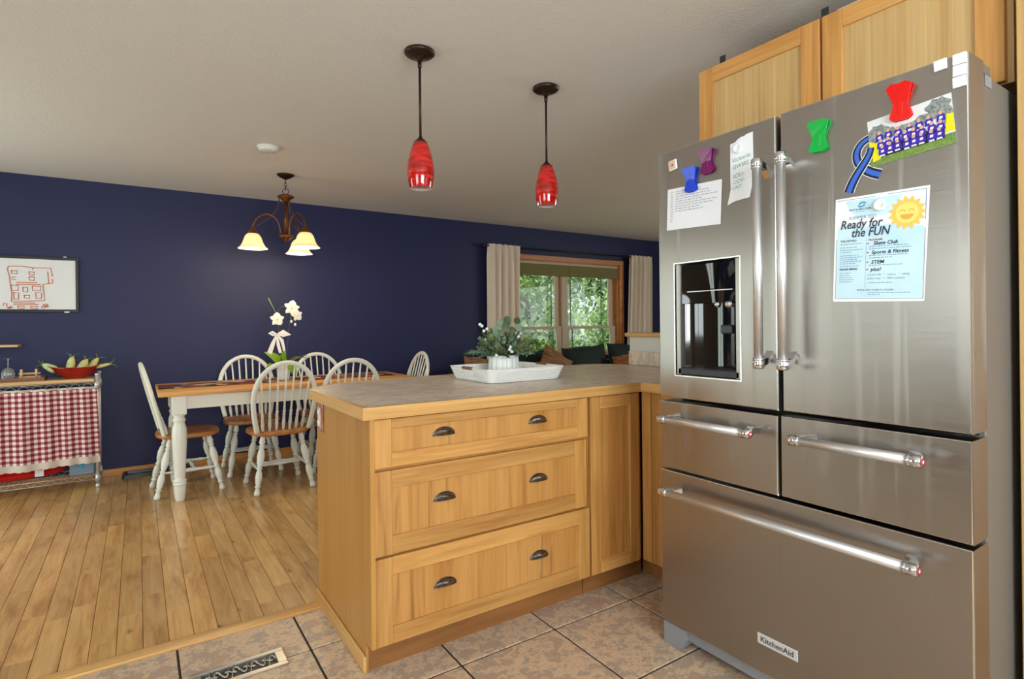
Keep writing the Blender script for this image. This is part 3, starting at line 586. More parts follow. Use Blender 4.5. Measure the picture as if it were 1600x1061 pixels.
def bar_handle(parent, a, b, axis, red=False, off=.058, brk=.035):
    """bar between a and b (y, z); chunky chrome ferrules and curved standoffs"""
    m = MB(); X = FX-off; r = .0135
    A = Vector((X, a[0], a[1])); B = Vector((X, b[0], b[1])); d = (B-A).normalized()
    m.tube([A+d*.03, B-d*.03], r, 14); m.mi = 1
    for P0, s in ((A, 1), (B, -1)):
        dd = d*s
        m.turned(P0, P0+dd*.034, [(0, 0), (r*.95, 0), (r*1.22, .1), (r*1.22, .62), (r*1.08, .7), (r*1.22, .78), (r*1.22, .95), (r*.9, 1)], 14)
        w = Vector((0, 0, 1)) if axis == 'H' else Vector((0, 1, 0)); hh = .0105
        c0 = P0+dd*.014; c1 = Vector((FX-.02, c0.y, c0.z)) + dd*.012; c2 = Vector((FX+.0005, c0.y, c0.z)) + dd*brk
        prof = [(c0+dd*.012, c0-dd*.010), (c1+dd*.006, c1-dd*.012), (c2+dd*.004, c2-dd*.020)]
        vs = []
        for p, q in prof: vs += [p+w*hh, p-w*hh, q-w*hh, q+w*hh]
        fs = [(3, 2, 1, 0), (8, 9, 10, 11)] + [(i*4+k, i*4+(k+1) % 4, (i+1)*4+(k+1) % 4, (i+1)*4+k) for i in range(2) for k in range(4)]
        m.add(vs, fs, False)
    if red:
        E0 = A if red == 'a' else B; s = -1 if red == 'a' else 1
        m.mi = 2; m.turned(E0, E0+d*s*.0015, [(r*.72, 0), (r*.72, 1), (0, 1)], 14); m.mi = 3; m.turned(E0, E0+d*s*.0022, [(r*.3, 0), (r*.3, 1), (0, 1)], 8)
    return m.build('handle', ['handle_steel', 'chrome', 'flyer_red', 'magnet_white'], parent)
SM = ['steel', 'steel_edge']
HO = (1.105, 1.369, 1.005, 1.406)
ld = slab(.978, Y1, .921, 1.822, HO).build('door', SM, fr)
rd = slab(Y0, .962, .923, 1.824).build('door', SM, fr)
l1 = slab(.981, Y1, .660, .906).build('drawer', SM, fr); r1 = slab(Y0, .970, .662, .908).build('drawer', SM, fr)
fz = slab(Y0, Y1, .088, .651).build('freezer_drawer', SM, fr)
bar_handle(ld, (1.004, 1.052), (1.004, 1.690), 'V'); bar_handle(rd, (.928, 1.052), (.928, 1.690), 'V')
bar_handle(l1, (1.400, .848), (1.035, .848), 'H', 'b'); bar_handle(r1, (.912, .852), (.578, .852), 'H', 'b'); bar_handle(fz, (1.398, .586), (.588, .586), 'H', 'b')
# dispenser set into the left door
dp = MB().box(FX+.085, HO[0]-.01, HO[2]-.01, FX+.098, HO[1]+.01, HO[3]+.01).build('dispenser', 'black', fr)
m = MB(); f = .004
m.box(FX-.0015, HO[0]-f, HO[2]-f, FX+.004, HO[0], HO[3]+f).box(FX-.0015, HO[1], HO[2]-f, FX+.004, HO[1]+f, HO[3]+f).box(FX-.0015, HO[0], HO[2]-f, FX+.004, HO[1], HO[2]).box(FX-.0015, HO[0], HO[3], FX+.004, HO[1], HO[3]+f)
m.build('bezel', 'steel_edge', dp)
m = MB(); n = 10
m.grid(lambda u, v: (FX+.012+.05*(1-v)**2*0 + .035*(1-abs(2*u-1)**1.6)*(1-v*.6), HO[1]-.022-(HO[1]-HO[0]-.045)*u, 1.262+(.137)*v), 16, 8)
m.box(FX+.055, HO[0]+.02, 1.262, FX+.085, HO[1]-.022, 1.40).build('control_panel', 'black_gloss', dp)
MB().box(FX+.0105, HO[0]+.035, 1.302, FX+.0125, HO[1]-.045, 1.305).build('display_text', 'paper', dp)
MB().grid(lambda u, v: (FX+.03+.05*math.sin(PI*u)**.6, HO[1]-.02-(HO[1]-HO[0]-.04)*u, 1.035+.227*v), 20, 2).build('cavity', 'black_gloss', dp)
MB().box(FX+.02, 1.150, 1.155, FX+.04, 1.195, 1.185, .004).build('paddle', 'dark_grey', dp)
MB().turned((FX+.035, 1.215, 1.263), (FX+.035, 1.215, 1.245), [(.012, 0), (.012, .5), (.008, 1)], 12).turned((FX+.035, 1.165, 1.263), (FX+.035, 1.165, 1.245), [(.02, 0), (.018, 1)], 12).build('spout', 'chrome', dp)
MB().box(FX+.004, HO[0]+.006, HO[2]+.001, FX+.084, HO[1]-.006, HO[2]+.028, .004).build('drip_tray', 'dark_grey', dp)
MB().box(FX+.004, HO[1]-.02, HO[2]+.002, FX+.084, HO[1]-.001, HO[3]-.002).build('side_wall', 'steel', dp)
MB().box(FX+.004, HO[0]+.001, HO[2]+.002, FX+.084, HO[0]+.018, HO[3]-.002).build('side_wall', 'steel', dp)
MB().prism([(FX+.05, 1.800), (FX+.05, 1.83), (FX+.075, 1.815), (1.735, 1.822), (1.78, 1.822), (1.78, 1.800)], Y0+.004, Y0+.06, lambda a, b, c: (a, c, b)).build('hinge_cover', 'fridge_side', fr)
MB().box(1.745, Y0+.0055, 1.772, 1.79, Y0+.0045, 1.80).build('rating_label', 'kick_grey', fr)
m = MB(); m.box(FX+.03, Y0, .035, FX+.11, Y1, .082, .003)
m.prism([(Y1, .082), (Y1, 0), (Y1-.06, 0), (Y1-.085, .012), (Y1-.10, .045), (Y1-.10, .082)], FX+.008, FX+.11, lambda a, b, c: (c, a, b))
m.prism([(Y0, .082), (Y0, 0), (Y0+.06, 0), (Y0+.085, .012), (Y0+.10, .045), (Y0+.10, .082)], FX+.008, FX+.11, lambda a, b, c: (c, a, b))
m.build('kick_grille', 'kick_grey', fr)
FM = Matrix(((0, 0, -1, 0), (-1, 0, 0, 0), (0, 1, 0, 0), (0, 0, 0, 1)))     # local x = right along the front, y = up, z = out of the door
def on_fridge(y, z, rot=0, d=.0006): return Matrix.Translation((FX-d, y, z)) @ FM @ Matrix.Rotation(math.radians(rot), 4, 'Z')
bp_ = MB().box(-.065, -.0165, 0, .065, .0165, .004, .001).build('badge', 'badge_grey', fr, (0, 0, 0)); bp_.matrix_local = Matrix.Translation((-2.0, -.97, 0)) @ on_fridge(.988, .198)
lettering(bp_, 'KitchenAid', .0235, 0, -.007, 'ink', .0046, bold=.0005, align='CENTER', sx=1.02)

# things stuck on the refrigerator
def clip_magnet(label, mat, y, z, h, w, rot=0):
    t = thing('magnet_clip', label, 'magnet clip', group='plastic clip magnets on the refrigerator', mat=on_fridge(y, z, rot))
    def outl(k): 
        pts = []
        for i in range(24):
            v = i/23; hw = .5*(1-.34*math.sin(PI*min(1, max(0, (v-.05)/.9)))**2)*(1.0 if v > .5 else .88)
            e = min(v, 1-v); hw *= min(1, .55+e*6)
            pts.append((hw*w*k, (v-.5)*h*k))
        return pts + [(0, h*.47*k)] + [(-x, yv) for x, yv in reversed(pts)]
    MB().prism(outl(1.0), .001, .004).build('back_jaw', mat, t)
    o = outl(.98); MB().prism(o, 0, .004, lambda x, yv, q: (x, yv, .007+q+.016*max(0, yv/h)**1.1*1.6 + .003*abs(yv/h))).build('front_jaw', mat, t)
    MB().tube([(-w*.26, 0, .006), (w*.26, 0, .006)], .004, 10).build('pivot', mat, t)
    MB().box(-w*.10, -h*.34, .010, w*.10, h*.02, .0125, .001).build('ridge', mat, t)
clip_magnet('red plastic magnet clip holding the team photo', 'plastic_red', .636, 1.748, .094, .058)
clip_magnet('green plastic magnet clip alone on the right refrigerator door', 'plastic_green', .842, 1.720, .090, .060, -3)
clip_magnet('blue plastic magnet clip holding the white typed sheet', 'plastic_blue', 1.287, 1.695, .088, .06)
clip_magnet('dark purple plastic magnet clip between typed sheet and torn note', 'plastic_purple', 1.220, 1.742, .086, .062, 4)
t = thing('square_magnet', 'small tan square magnet with white rim in the corner', 'magnet', mat=on_fridge(1.369, 1.766, 6))
MB().box(-.019, -.0185, .0005, .019, .0185, .007, .004, 2).build('rim', 'magnet_white', t); MB().box(-.014, -.014, .006, .014, .014, .0078, .002).build('face', 'magnet_tan', t); MB().box(-.002, -.003, .0079, .004, .002, .0084).build('mark', 'ink', t)
for i, (y, z, lb) in enumerate(((.5525, 1.811, 'white square magnet set apart to the left of three'), (.5145, 1.811, 'white square magnet, topmost of the three in a column'), (.5145, 1.784, 'white square magnet, middle one of the three in a column'), (.515, 1.757, 'white square magnet, lowest of the three in a column'))):
    o = MB().box(-.0135, -.0128, 0, .0135, .0128, .005, .0012).build('square_magnet', 'magnet_white'); o.matrix_world = on_fridge(y, z, (2, 0, -1, 1)[i]); tag(o, lb, 'magnet', 'white square magnets')
def round_magnet(label, y, z, r, d):
    o = MB().lathe([(r, 0), (r, .004), (r*.9, .006), (r*.75, .0066), (r*.6, .0054), (0, .0054)], 22).build('round_magnet', 'magnet_white'); o.matrix_world = on_fridge(y, z, 0, d); tag(o, label, 'magnet', 'round white magnets')
# typed sheet
t = thing('typed_sheet', 'white typed paper sheet hanging under the blue clip', 'paper', mat=on_fridge(1.284, 1.602, -2.6))
MB().grid(lambda u, v: (-.115+.23*u, -.0745+.149*v, .0012+.002*math.sin(PI*u)*(1-v)), 10, 6).build('sheet', 'paper', t)
rr = random.Random(4); m = MB()
for k in range(13):
    yv = .060-.0088*k
    m.flat([(-.098, yv), (-.098+.012*rr.uniform(.6, 1.2), yv), (-.098+.012, yv+.0022), (-.098, yv+.0022)], .0042)
    if k < 9:
        x = -.075; xe = rr.uniform(.02, .095)
        while x < xe:
            L = rr.uniform(.006, .018); m.flat([(x, yv), (x+L, yv), (x+L, yv+.0022), (x, yv+.0022)], .0042); x += L+.004
m.build('typed_lines', 'ink_faint', t)
# torn note
t = thing('torn_note', 'torn white note with green handwriting beside the left door handle', 'note', mat=on_fridge(1.096, 1.685))
MB().prism([(-.037, .092), (-.018, .094), (-.012, .100), (.004, .106), (.014, .105), (.020, .109), (.044, .111), (.045, .02), (.044, -.03), (.038, -.065), (.031, -.094), (-.01, -.096), (-.030, -.099), (-.050, -.106), (-.046, -.09), (-.037, -.055), (-.038, -.02)], .0008, .0014).build('note_paper', 'paper', t)
for k, (tx, sz, x, yv) in enumerate((('Victorie', .021, -.032, .028), ('GWIRE', .019, -.030, .006), ('SOU-', .019, -.030, -.024), ('COV-', .018, -.028, -.043), ('CAST', .015, -.032, -.060))):
    o = lettering(t, tx, sz, 0, 0, 'ink_green', .0016, shear=.2); o.matrix_local = Matrix.Translation((x, yv, 0)) @ Matrix.Rotation(.12, 4, 'Z')
round_magnet('round white magnet pinning the torn note', 1.105, 1.757, .0165, .0022)
# team photo
t = thing('team_photo', 'colour photo of a sports team in purple jerseys under the red clip', 'photo', mat=on_fridge(.620, 1.669, 4.6))
MB().box(-.0935, -.0615, .0006, .0935, .0615, .0012).build('print', 'ph_sky', t)
m = MB(); rr = random.Random(9); z = .0014
m.mi = 0; m.flat([(-.0935, -.0615), (.0935, -.0615), (.0935, -.034), (-.0935, -.034)], z)
m.mi = 1
for ti_, (cx, cy, sx, sy) in enumerate(((-.07, .022, .026, .022), (-.045, .014, .02, .014), (.065, .038, .026, .022), (.04, .02, .03, .012), (.08, .012, .02, .02), (0, .012, .04, .012), (-.085, .004, .02, .02))):
    m.add([(max(-.0935, min(.0935, cx+sx*(1+.15*math.sin(5*a+cx*90))*math.cos(a))), min(.0615, cy+sy*(1+.15*math.sin(7*a))*math.sin(a)), z+.00004*(ti_+1)) for a in [2*PI*i/22 for i in range(22)]]+[(cx, cy, z+.00004*(ti_+1))], [(i, (i+1) % 22, 22) for i in range(22)], False)
m.mi = 2; m.flat([(-.0935, -.034), (-.075, -.034), (-.07, -.005), (-.0935, .006)], z+.0005); m.flat([(.074, -.03), (.0935, -.03), (.0935, .012), (.08, .014)], z+.0005); m.flat([(-.088, -.05), (-.07, -.046), (-.066, -.034), (-.088, -.034)], z+.0006)
m.mi = 6; m.flat([(-.072, -.042), (.072, -.042), (.074, -.012), (-.07, -.012)], z+.0004)
for row, (yv, cnt, sp) in enumerate(((.012, 7, .0225), (-.004, 8, .019), (-.021, 8, .0178))):
    for k in range(cnt):
        cx = (k-(cnt-1)/2)*sp + rr.uniform(-.002, .002); cy = yv+rr.uniform(-.002, .002) + (.004*abs(cx)/.07 if row == 0 else 0); zz = z+.0008+.0005*row+.00005*(k % 2)
        m.mi = 3; m.flat([(cx-.0095, cy-.015), (cx+.0095, cy-.015), (cx+.0085, cy-.001), (cx+.004, cy+.003), (cx-.004, cy+.003), (cx-.0085, cy-.001)], zz)
        m.mi = 4; m.flat([(cx+.0042*math.cos(a), cy+.006+.005*math.sin(a)) for a in [2*PI*i/9 for i in range(9)]], zz+.0003)
        m.mi = 5; m.flat([(cx-.004, cy-.009), (cx+.003, cy-.009), (cx+.004, cy-.003), (cx-.003, cy-.003)], zz+.0002)
        if row == 2: m.flat([(cx-.007, cy-.019), (cx+.006, cy-.019), (cx+.004, cy-.015), (cx-.006, cy-.015)], zz+.0002)
m.build('printed_picture', ['ph_grass', 'ph_tree', 'ph_yellow', 'ph_purple', 'ph_skin', 'ph_white', 'ph_dark'], t)
# awareness ribbon magnet
t = thing('ribbon_magnet', 'blue and black looped ribbon magnet tucked beside the team photo', 'magnet', mat=on_fridge(.735, 1.613, 0, .0004))
def strip(pts, w0, w1):
    L = []; R = []; n = len(pts)
    for i, p in enumerate(pts):
        a = Vector(pts[max(0, i-1)]); b = Vector(pts[min(n-1, i+1)]); d = (b-a).normalized(); nn = Vector((-d.y, d.x)); w = w0+(w1-w0)*i/(n-1); p = Vector(p)
        L.append(p+nn*w); R.append(p-nn*w)
    return L, R
def bez(p0, p1, p2, p3, n=16):
    r = []
    for i in range(n+1):
        q = i/n; r.append(tuple((1-q)**3*a+3*(1-q)**2*q*b+3*(1-q)*q*q*c+q**3*d for a, b, c, d in zip(p0, p1, p2, p3)))
    return r
p1 = bez((.030, .068), (-.022, .062), (-.032, -.005), (.047, -.036)); p2 = bez((.026, .040), (.022, .005), (-.012, -.012), (-.031, -.068))
for pts, dz in ((p1, 0), (p2, .0012)):
    for w0, w1, mt, nm, q in ((.0105, .0145, 'ribbon_white', 'ribbon_border', 0), (.0085, .0125, 'ribbon_black', 'ribbon_band', .0005), (.0042, .0065, 'ribbon_blue', 'ribbon_stripe', .0009)):
        L, R = strip(pts, w0, w1); m = MB(); n = len(L)
        m.add([(p.x, p.y, .0005+dz+q) for p in L]+[(p.x, p.y, .0005+dz+q) for p in R], [(i+n, i+1+n, i+1, i) for i in range(n-1)], False)
        m.build(nm, mt, t)
# flyer
t = thing('flyer', 'light blue summer programme flyer with yellow sun on the right door', 'flyer', mat=on_fridge(.694, 1.387, -2.2))
fw, fh = .112, .1435
MB().prism([(-fw, -fh+.004), (-fw+.003, -fh), (fw-.004, -fh+.002), (fw, fh), (-fw, fh-.003)], .0006, .0014).build('flyer_paper', 'flyer_white', t)
m = MB(); m.flat([(-fw+.009, -fh+.011), (fw-.009, -fh+.011), (fw-.009, .045), (.06, .055), (.02, .06), (-.02, .056), (-.06, .06), (-.08, .066), (-fw+.009, .058)], .0017); m.flat([(-.055, .085), (.02, .085), (.05, .100), (.05, fh-.012), (-.085, fh-.012), (-.075, .105)], .0017); m.build('tinted_ground', 'flyer_blue', t)
m = MB()
for a in ((-fw+.006, .03, -fw+.0072, -fh+.008), (fw-.0075, .04, fw-.0062, -fh+.008), (-fw+.006, -fh+.008, fw-.006, -fh+.0092), (-fw+.006, fh-.009, -.01, fh-.0078), (.02, fh-.008, fw-.006, fh-.0068), (-fw+.006, fh-.012, -fw+.0072, fh-.008), (fw-.0075, .06, fw-.0062, fh-.008), (-.030, .025, -.0293, -.105)):
    m.flat([(a[0], a[1]), (a[2], a[1]), (a[2], a[3]), (a[0], a[3])], .0019)
m.build('ruled_border', 'flyer_mid', t)
sx_, sy_ = .064, .082
m = MB(); n = 30; m.flat([(sx_+(.044 if i % 2 == 0 else .033)*math.cos(2*PI*i/n), sy_+(.044 if i % 2 == 0 else .033)*math.sin(2*PI*i/n)) for i in range(n)], .0021); m.build('sun_rays', 'sun_yellow', t)
m = MB(); m.flat([(sx_+.026*math.cos(2*PI*i/28), sy_+.026*math.sin(2*PI*i/28)) for i in range(28)], .0023); m.build('sun_disc', 'sun_face', t)
m = MB()
for ex in (-.010, .010): 
    L, R = strip([(sx_+ex+.006*math.cos(PI-PI*i/8), sy_+.003+.005*math.sin(PI*i/8)) for i in range(9)], .0011, .0011); k = len(L); m.add([(p.x, p.y, .0025) for p in L]+[(p.x, p.y, .0025) for p in R], [(i+k, i+1+k, i+1, i) for i in range(k-1)], False)
m.flat([(sx_+.015*math.cos(PI+PI*i/12), sy_-.004+.013*math.sin(PI+PI*i/12)) for i in range(13)], .0025); m.build('sun_smile', 'sun_line', t)
m = MB()
for s_, o_ in ((1, 0), (-1, PI)):
    L, R = strip([(-.043+.008*math.cos(a)+s_*.002, .118+.0055*math.sin(a)) for a in [o_+.4+PI*.9*i/10 for i in range(11)]], .002, .002); k = len(L); m.add([(p.x, p.y, .0021) for p in L]+[(p.x, p.y, .0021) for p in R], [(i+k, i+1+k, i+1, i) for i in range(k-1)], False)
m.build('logo', 'flyer_teal', t)
lettering(t, 'BOYS & GIRLS CLUBS', .0058, -.047, .104, 'flyer_navy', .0022, bold=.0001, align='CENTER'); lettering(t, 'OF GOLDEN', .004, -.047, .0985, 'flyer_mid', .0022, align='CENTER')
lettering(t, 'SUMMER 2021', .0115, -.075, .080, 'flyer_mid', .0022)
lettering(t, 'Ready for', .0330, -.097, .056, 'flyer_navy', .0028, shear=.22, bold=.0004, sx=.80); lettering(t, 'the FUN', .0330, -.068, .032, 'flyer_navy', .0028, shear=.22, bold=.0004, sx=.80)
lettering(t, 'THE DETAILS', .0072, -.096, .020, 'flyer_navy', .0022, bold=.0002); lettering(t, 'PLEASE BRING', .0072, -.096, -.057, 'flyer_navy', .0022, bold=.0002); lettering(t, 'PROGRAMS', .0066, -.024, .0185, 'flyer_red', .0022, bold=.0002)
for tx, x, yv in (('Skate Club', -.012, .007), ('Sports & Fitness', -.016, -.017), ('STEM', -.016, -.0425), ('plus!', -.017, -.062)): lettering(t, tx, .0132, x, yv, 'flyer_navy', .0022, shear=.2, bold=.0003)
for yv in (.0095, -.0145, -.040, -.0595): m = MB().flat([(-.025, yv), (-.0215, yv+.002), (-.025, yv+.004), (-.0285, yv+.002)], .0022).build('bullet', 'flyer_red', t)
lettering(t, 'arts & crafts   *   science   *   hiking', .0068, -.024, -.074, 'flyer_mid', .0022); lettering(t, 'LEGO Club   *   TEEN activities', .0068, -.024, -.084, 'flyer_mid', .0022); lettering(t, 'BOYS & GIRLS CLUBS OF GOLDEN', .0058, -.005, -.114, 'flyer_navy', .0022, align='CENTER')
m = MB(); rr = random.Random(2)
def tl(x, yv, L, h=.0016):
    q = x
    while q < x+L:
        w_ = rr.uniform(.003, .009); m.flat([(q, yv), (min(q+w_, x+L), yv), (min(q+w_, x+L), yv+h), (q, yv+h)], .0021); q += w_+.0018
for yv, L in ((.013, .055), (.004, .044), (-.003, .058), (-.009, .03), (-.018, .05), (-.0235, .058), (-.029, .046), (-.0345, .055), (-.040, .04), (-.047, .05), (-.066, .03), (-.072, .026), (-.078, .034), (-.084, .038), (-.090, .032)): tl(-.096, yv, L)
for yv, L in ((.002, .09), (-.004, .1), (-.022, .09), (-.028, .055), (-.0475, .08), (-.094, .058), (-.120, .1), (-.125, .03)): tl(-.022, yv, L)
m.build('small_print', 'flyer_mid', t)['kind'] = 'stuff'
round_magnet('round white magnet pinning the flyer', .688, 1.497, .0155, .0034)

# ------------------------------------------------------------------ cabinet over the refrigerator and tall side panel
UX = 1.95
uc = thing('upper_cabinet', 'two door honey wood cabinet hung above the refrigerator', 'cabinet', (2.3, 1.0, 1.835))
MB().box(UX+.022, .505, 1.835, 2.70, 1.522, 2.235).build('carcass', 'upper_panel', uc)
fu = lambda a, d, z: (UX+d, a, z)
for a0, a1 in ((1.012, 1.508), (.519, 1.003)): shaker('door', uc, (a0, 1.838, a1, 2.232), fu, .066, .062, .062, wx='upper_Y', wz='upper_Z', panel='upper_panel')
tp = thing('tall_panel', 'tall honey wood side panel right of the refrigerator', 'panel', (2.3, .46, 0))
MB().box(1.905, .455, 0, 2.70, .484, 2.376, .002).build('board', 'upper_panel', tp); MB().box(1.90, .40, 0, 1.93, .4545, 2.376, .002).build('face_strip', 'upper_Z', tp)
for i, (y, lb) in enumerate(((1.415, 'dark metal clip standing on the cabinet top at left'), (1.008, 'dark metal clip on the cabinet top between its doors'))):
    t = thing('metal_clip', lb, 'clip', (UX+.05, y, 2.235), 'clips on the cabinet top')
    MB().box(UX+.03, y-.02, 2.2355, UX+.08, y+.02, 2.239).build('foot', 'dark_grey', t); MB().box(UX+.03, y-.012, 2.239, UX+.034, y+.012, 2.275).build('tab', 'dark_grey', t)
o = MB().box(UX+.05, .53, 2.2355, 2.5, .98, 2.262, .004).build('white_tray', 'magnet_white'); tag(solo(o, (2.2, .75, 2.2355)), 'white flat tray lying on top of the upper cabinet', 'tray')

# ------------------------------------------------------------------ lamps and ceiling
def pendant(label, x, y):
    t = thing('pendant_lamp', label, 'pendant lamp', (x, y, CZ), 'red glass pendants over the worktop')
    T = Matrix.Translation((x, y, 0))
    MB().lathe([(0, CZ-.0005), (.064, CZ-.0005), (.066, CZ-.010), (.058, CZ-.018), (.035, CZ-.026), (.014, CZ-.032), (.010, CZ-.045), (0, CZ-.045)], 32, T).build('canopy', 'bronze', t)
    m = MB(); m.tube([(x, y, CZ-.04), (x, y, 2.003)], .0055, 10).lathe([(.0085, CZ-.045), (.0085, CZ-.07), (.0055, CZ-.072)], 10, T); m.build('rod', 'bronze', t)
    MB().lathe([(0, 2.008), (.008, 2.008), (.010, 2.0), (.021, 1.992), (.023, 1.987), (.030, 1.984), (.030, 1.978), (0, 1.978)], 24, T).build('socket_cap', 'bronze', t)
    pr = [(.029, 1.983), (.036, 1.965), (.046, 1.935), (.054, 1.90), (.0575, 1.87), (.0575, 1.845), (.054, 1.815), (.050, 1.795), (.0475, 1.785)]
    sh = MB().lathe(pr, 36, T, True).build('shade', 'red_glass', t)
    MB().lathe([(r-.003, z) for r, z in reversed(pr)], 36, T, True).lathe([(.0475, 1.785), (.0445, 1.785)], 36, T, True).build('shade_lining', 'shade_inside', t)
pendant('red glass pendant lamp hanging nearer the dining table side', 1.02, 2.23); pendant('red glass pendant lamp hanging nearer the refrigerator', 1.705, 2.235)
t = thing('smoke_detector', 'white round smoke detector on the ceiling', 'smoke detector', (.717, 3.94, CZ)); T = Matrix.Translation((.717, 3.94, CZ))
MB().lathe([(0, -.0005), (.066, -.0005), (.068, -.008), (.066, -.012), (0, -.012)], 32, T).build('base', 'white_trim', t); MB().lathe([(.060, -.012), (.060, -.022), (.052, -.030), (.02, -.032), (0, -.032)], 32, T).build('cover', 'white_trim', t)
# chandelier
hx, hy = .962, 4.597
t = thing('chandelier', 'bronze three arm chandelier with glowing bell shades above the dining table', 'chandelier', (hx, hy, CZ)); T = Matrix.Translation((hx, hy, 0))
MB().lathe([(0, CZ-.0005), (.064, CZ-.0005), (.062, CZ-.006), (.045, CZ-.020), (.02, CZ-.032), (.008, CZ-.038), (0, CZ-.038)], 28, T).build('canopy', 'bronze', t)
for i in range(3):
    zc = CZ-.052-.026*i; m = MB()
    m.tube([Vector((hx, hy, zc)) + (Vector((.0075*math.cos(a), 0, .017*math.sin(a))) if i % 2 else Vector((0, .0075*math.cos(a), .017*math.sin(a)))) for a in [2*PI*k/16 for k in range(17)]], .0022, 6, False); m.build('chain_link', 'bronze', t)
m = MB(); m.tube([(hx+.021*math.cos(a), hy-.012*math.cos(a), 2.245+.021*math.sin(a)) for a in [2*PI*k/22 for k in range(23)]], .0028, 6, False); m.build('ring', 'bronze', t)
MB().lathe([(0, 2.226), (.012, 2.226), (.05, 2.214), (.062, 2.205), (.06, 2.198), (.035, 2.185), (.03, 2.175), (.016, 2.165), (0, 2.162)], 28, T).build('crown', 'antique_bronze', t)
m = MB()
for k in range(3):
    a = 2*PI*k/3+.3; m.tube([(hx+.012*math.cos(a), hy+.012*math.sin(a), 2.17), (hx+.012*math.cos(a), hy+.012*math.sin(a), 1.90)], .0045, 8)
m.lathe([(.006, 2.04), (.014, 2.03), (.016, 2.02), (.014, 2.01), (.006, 2.0)], 14, T); m.build('column', 'antique_bronze', t)
MB().lathe([(0, 1.912), (.02, 1.912), (.052, 1.905), (.056, 1.898), (.04, 1.885), (.03, 1.876), (.022, 1.866), (.01, 1.857), (0, 1.853)], 28, T).build('bowl', 'antique_bronze', t)
fwd = Vector((.5546, .832, 0)); rgt = Vector((.832, -.5546, 0))
for k, ang in enumerate((185, 305, 65)):
    a = math.radians(ang); d = Vector((.9788, -.2048, 0))*math.cos(a)+Vector((.2048, .9788, 0))*math.sin(a); C = Vector((hx, hy, 0))
    path = bez(C+d*.04+Vector((0, 0, 1.895)), C+d*.03+Vector((0, 0, 2.12)), C+d*.22+Vector((0, 0, 2.09)), C+d*.235+Vector((0, 0, 1.945)), 18)
    arm = MB().tube(path, .0058, 8).build('arm', 'antique_bronze', t)
    path = bez(C+d*.045+Vector((0, 0, 2.192)), C+d*.06+Vector((0, 0, 2.06)), C+d*.12+Vector((0, 0, 2.02)), C+d*.23+Vector((0, 0, 1.95)), 14)
    MB().tube(path, .0035, 6).build('brace', 'antique_bronze', arm)
    P = C+d*.235; TT = Matrix.Translation((P.x, P.y, 0))
    MB().lathe([(.012, 1.955), (.016, 1.948), (.026, 1.925), (.034, 1.908), (.036, 1.902), (0, 1.902)], 20, TT).build('socket_cup', 'antique_bronze', arm)
    pr = [(.030, 1.906), (.042, 1.900), (.056, 1.882), (.064, 1.860), (.072, 1.835), (.084, 1.812), (.098, 1.797), (.106, 1.791)]
    MB().lathe(pr+[(r-.004, z-.001) for r, z in reversed(pr)], 32, TT, True).build('shade', 'lamp_glass', t)
    MB().lathe([(0, 1.785), (.016, 1.788), (.026, 1.800), (.028, 1.815), (.024, 1.832), (.014, 1.855), (.013, 1.885), (0, 1.885)], 18, TT).build('bulb', 'bulb', t)
    pt_light('bulb_light', (P.x-hx, P.y-hy, 1.778-CZ), 9.5, (1, .80, .54), .03, t)

# ------------------------------------------------------------------ dining table and chairs
TX0, TX1, TY0, TY1, TZ = .105, 1.95, 4.42, 5.12, .765
dt = thing('dining_table', 'long dining table with honey wood top and white turned legs', 'table', ((TX0+TX1)/2, (TY0+TY1)/2, 0))
MB().box(TX0, TY0, TZ-.034, TX1, TY1, TZ, .006, 2).build('table_top', 'table_wood', dt)
for a in ((TX0+.1, TY0+.06, TX1-.1, TY0+.08), (TX0+.1, TY1-.08, TX1-.1, TY1-.06), (TX0+.08, TY0+.08, TX0+.10, TY1-.08), (TX1-.10, TY0+.08, TX1-.08, TY1-.08)):
    MB().box(a[0], a[1], TZ-.13, a[2], a[3], TZ-.0345).build('apron', 'chair_white', dt)
for lx in (TX0+.125, TX1-.125):
    for ly in (TY0+.085, TY1-.085):
        m = MB(); m.box(lx-.044, ly-.044, TZ-.165, lx+.044, ly+.044, TZ-.0345, .003)
        m.lathe([(0, TZ-.165), (.034, TZ-.165), (.038, TZ-.175), (.032, TZ-.185), (.036, TZ-.195), (.042, TZ-.205), (.036, TZ-.215), (.034, TZ-.23), (.044, TZ-.26), (.047, TZ-.30), (.045, TZ-.38), (.039, TZ-.50), (.034, .17), (.033, .155), (.041, .148), (.043, .14), (.036, .133), (.041, .127), (.043, .118), (.037, .110), (.038, .10), (.036, .06), (.030, .02), (.027, 0), (0, 0)], 22, Matrix.Translation((lx, ly, 0)))
        m.build('leg', 'chair_white', dt)
LEGP = [(.015, 0), (.017, .05), (.022, .13), (.0125, .17), (.020, .185), (.020, .195), (.0125, .21), (.021, .27), (.027, .36), (.023, .46), (.0135, .54), (.021, .555), (.021, .565), (.0135, .58), (.021, .63), (.024, .70), (.019, .80), (.013, .83), (.021, .845), (.021, .855), (.012, .87), (.018, .93), (.021, .965), (.016, 1)]
STRP = [(.007, 0), (.008, .1), (.013, .2), (.009, .24), (.012, .26), (.009, .28), (.014, .42), (.0155, .5), (.014, .58), (.009, .72), (.012, .74), (.009, .76), (.013, .8), (.008, .9), (.007, 1)]
SPDP = [(.007, 0), (.009, .05), (.0128, .14), (.009, .24), (.012, .255), (.008, .27), (.0115, .30), (.008, .33), (.0075, .40), (.007, .7), (.006, 1)]
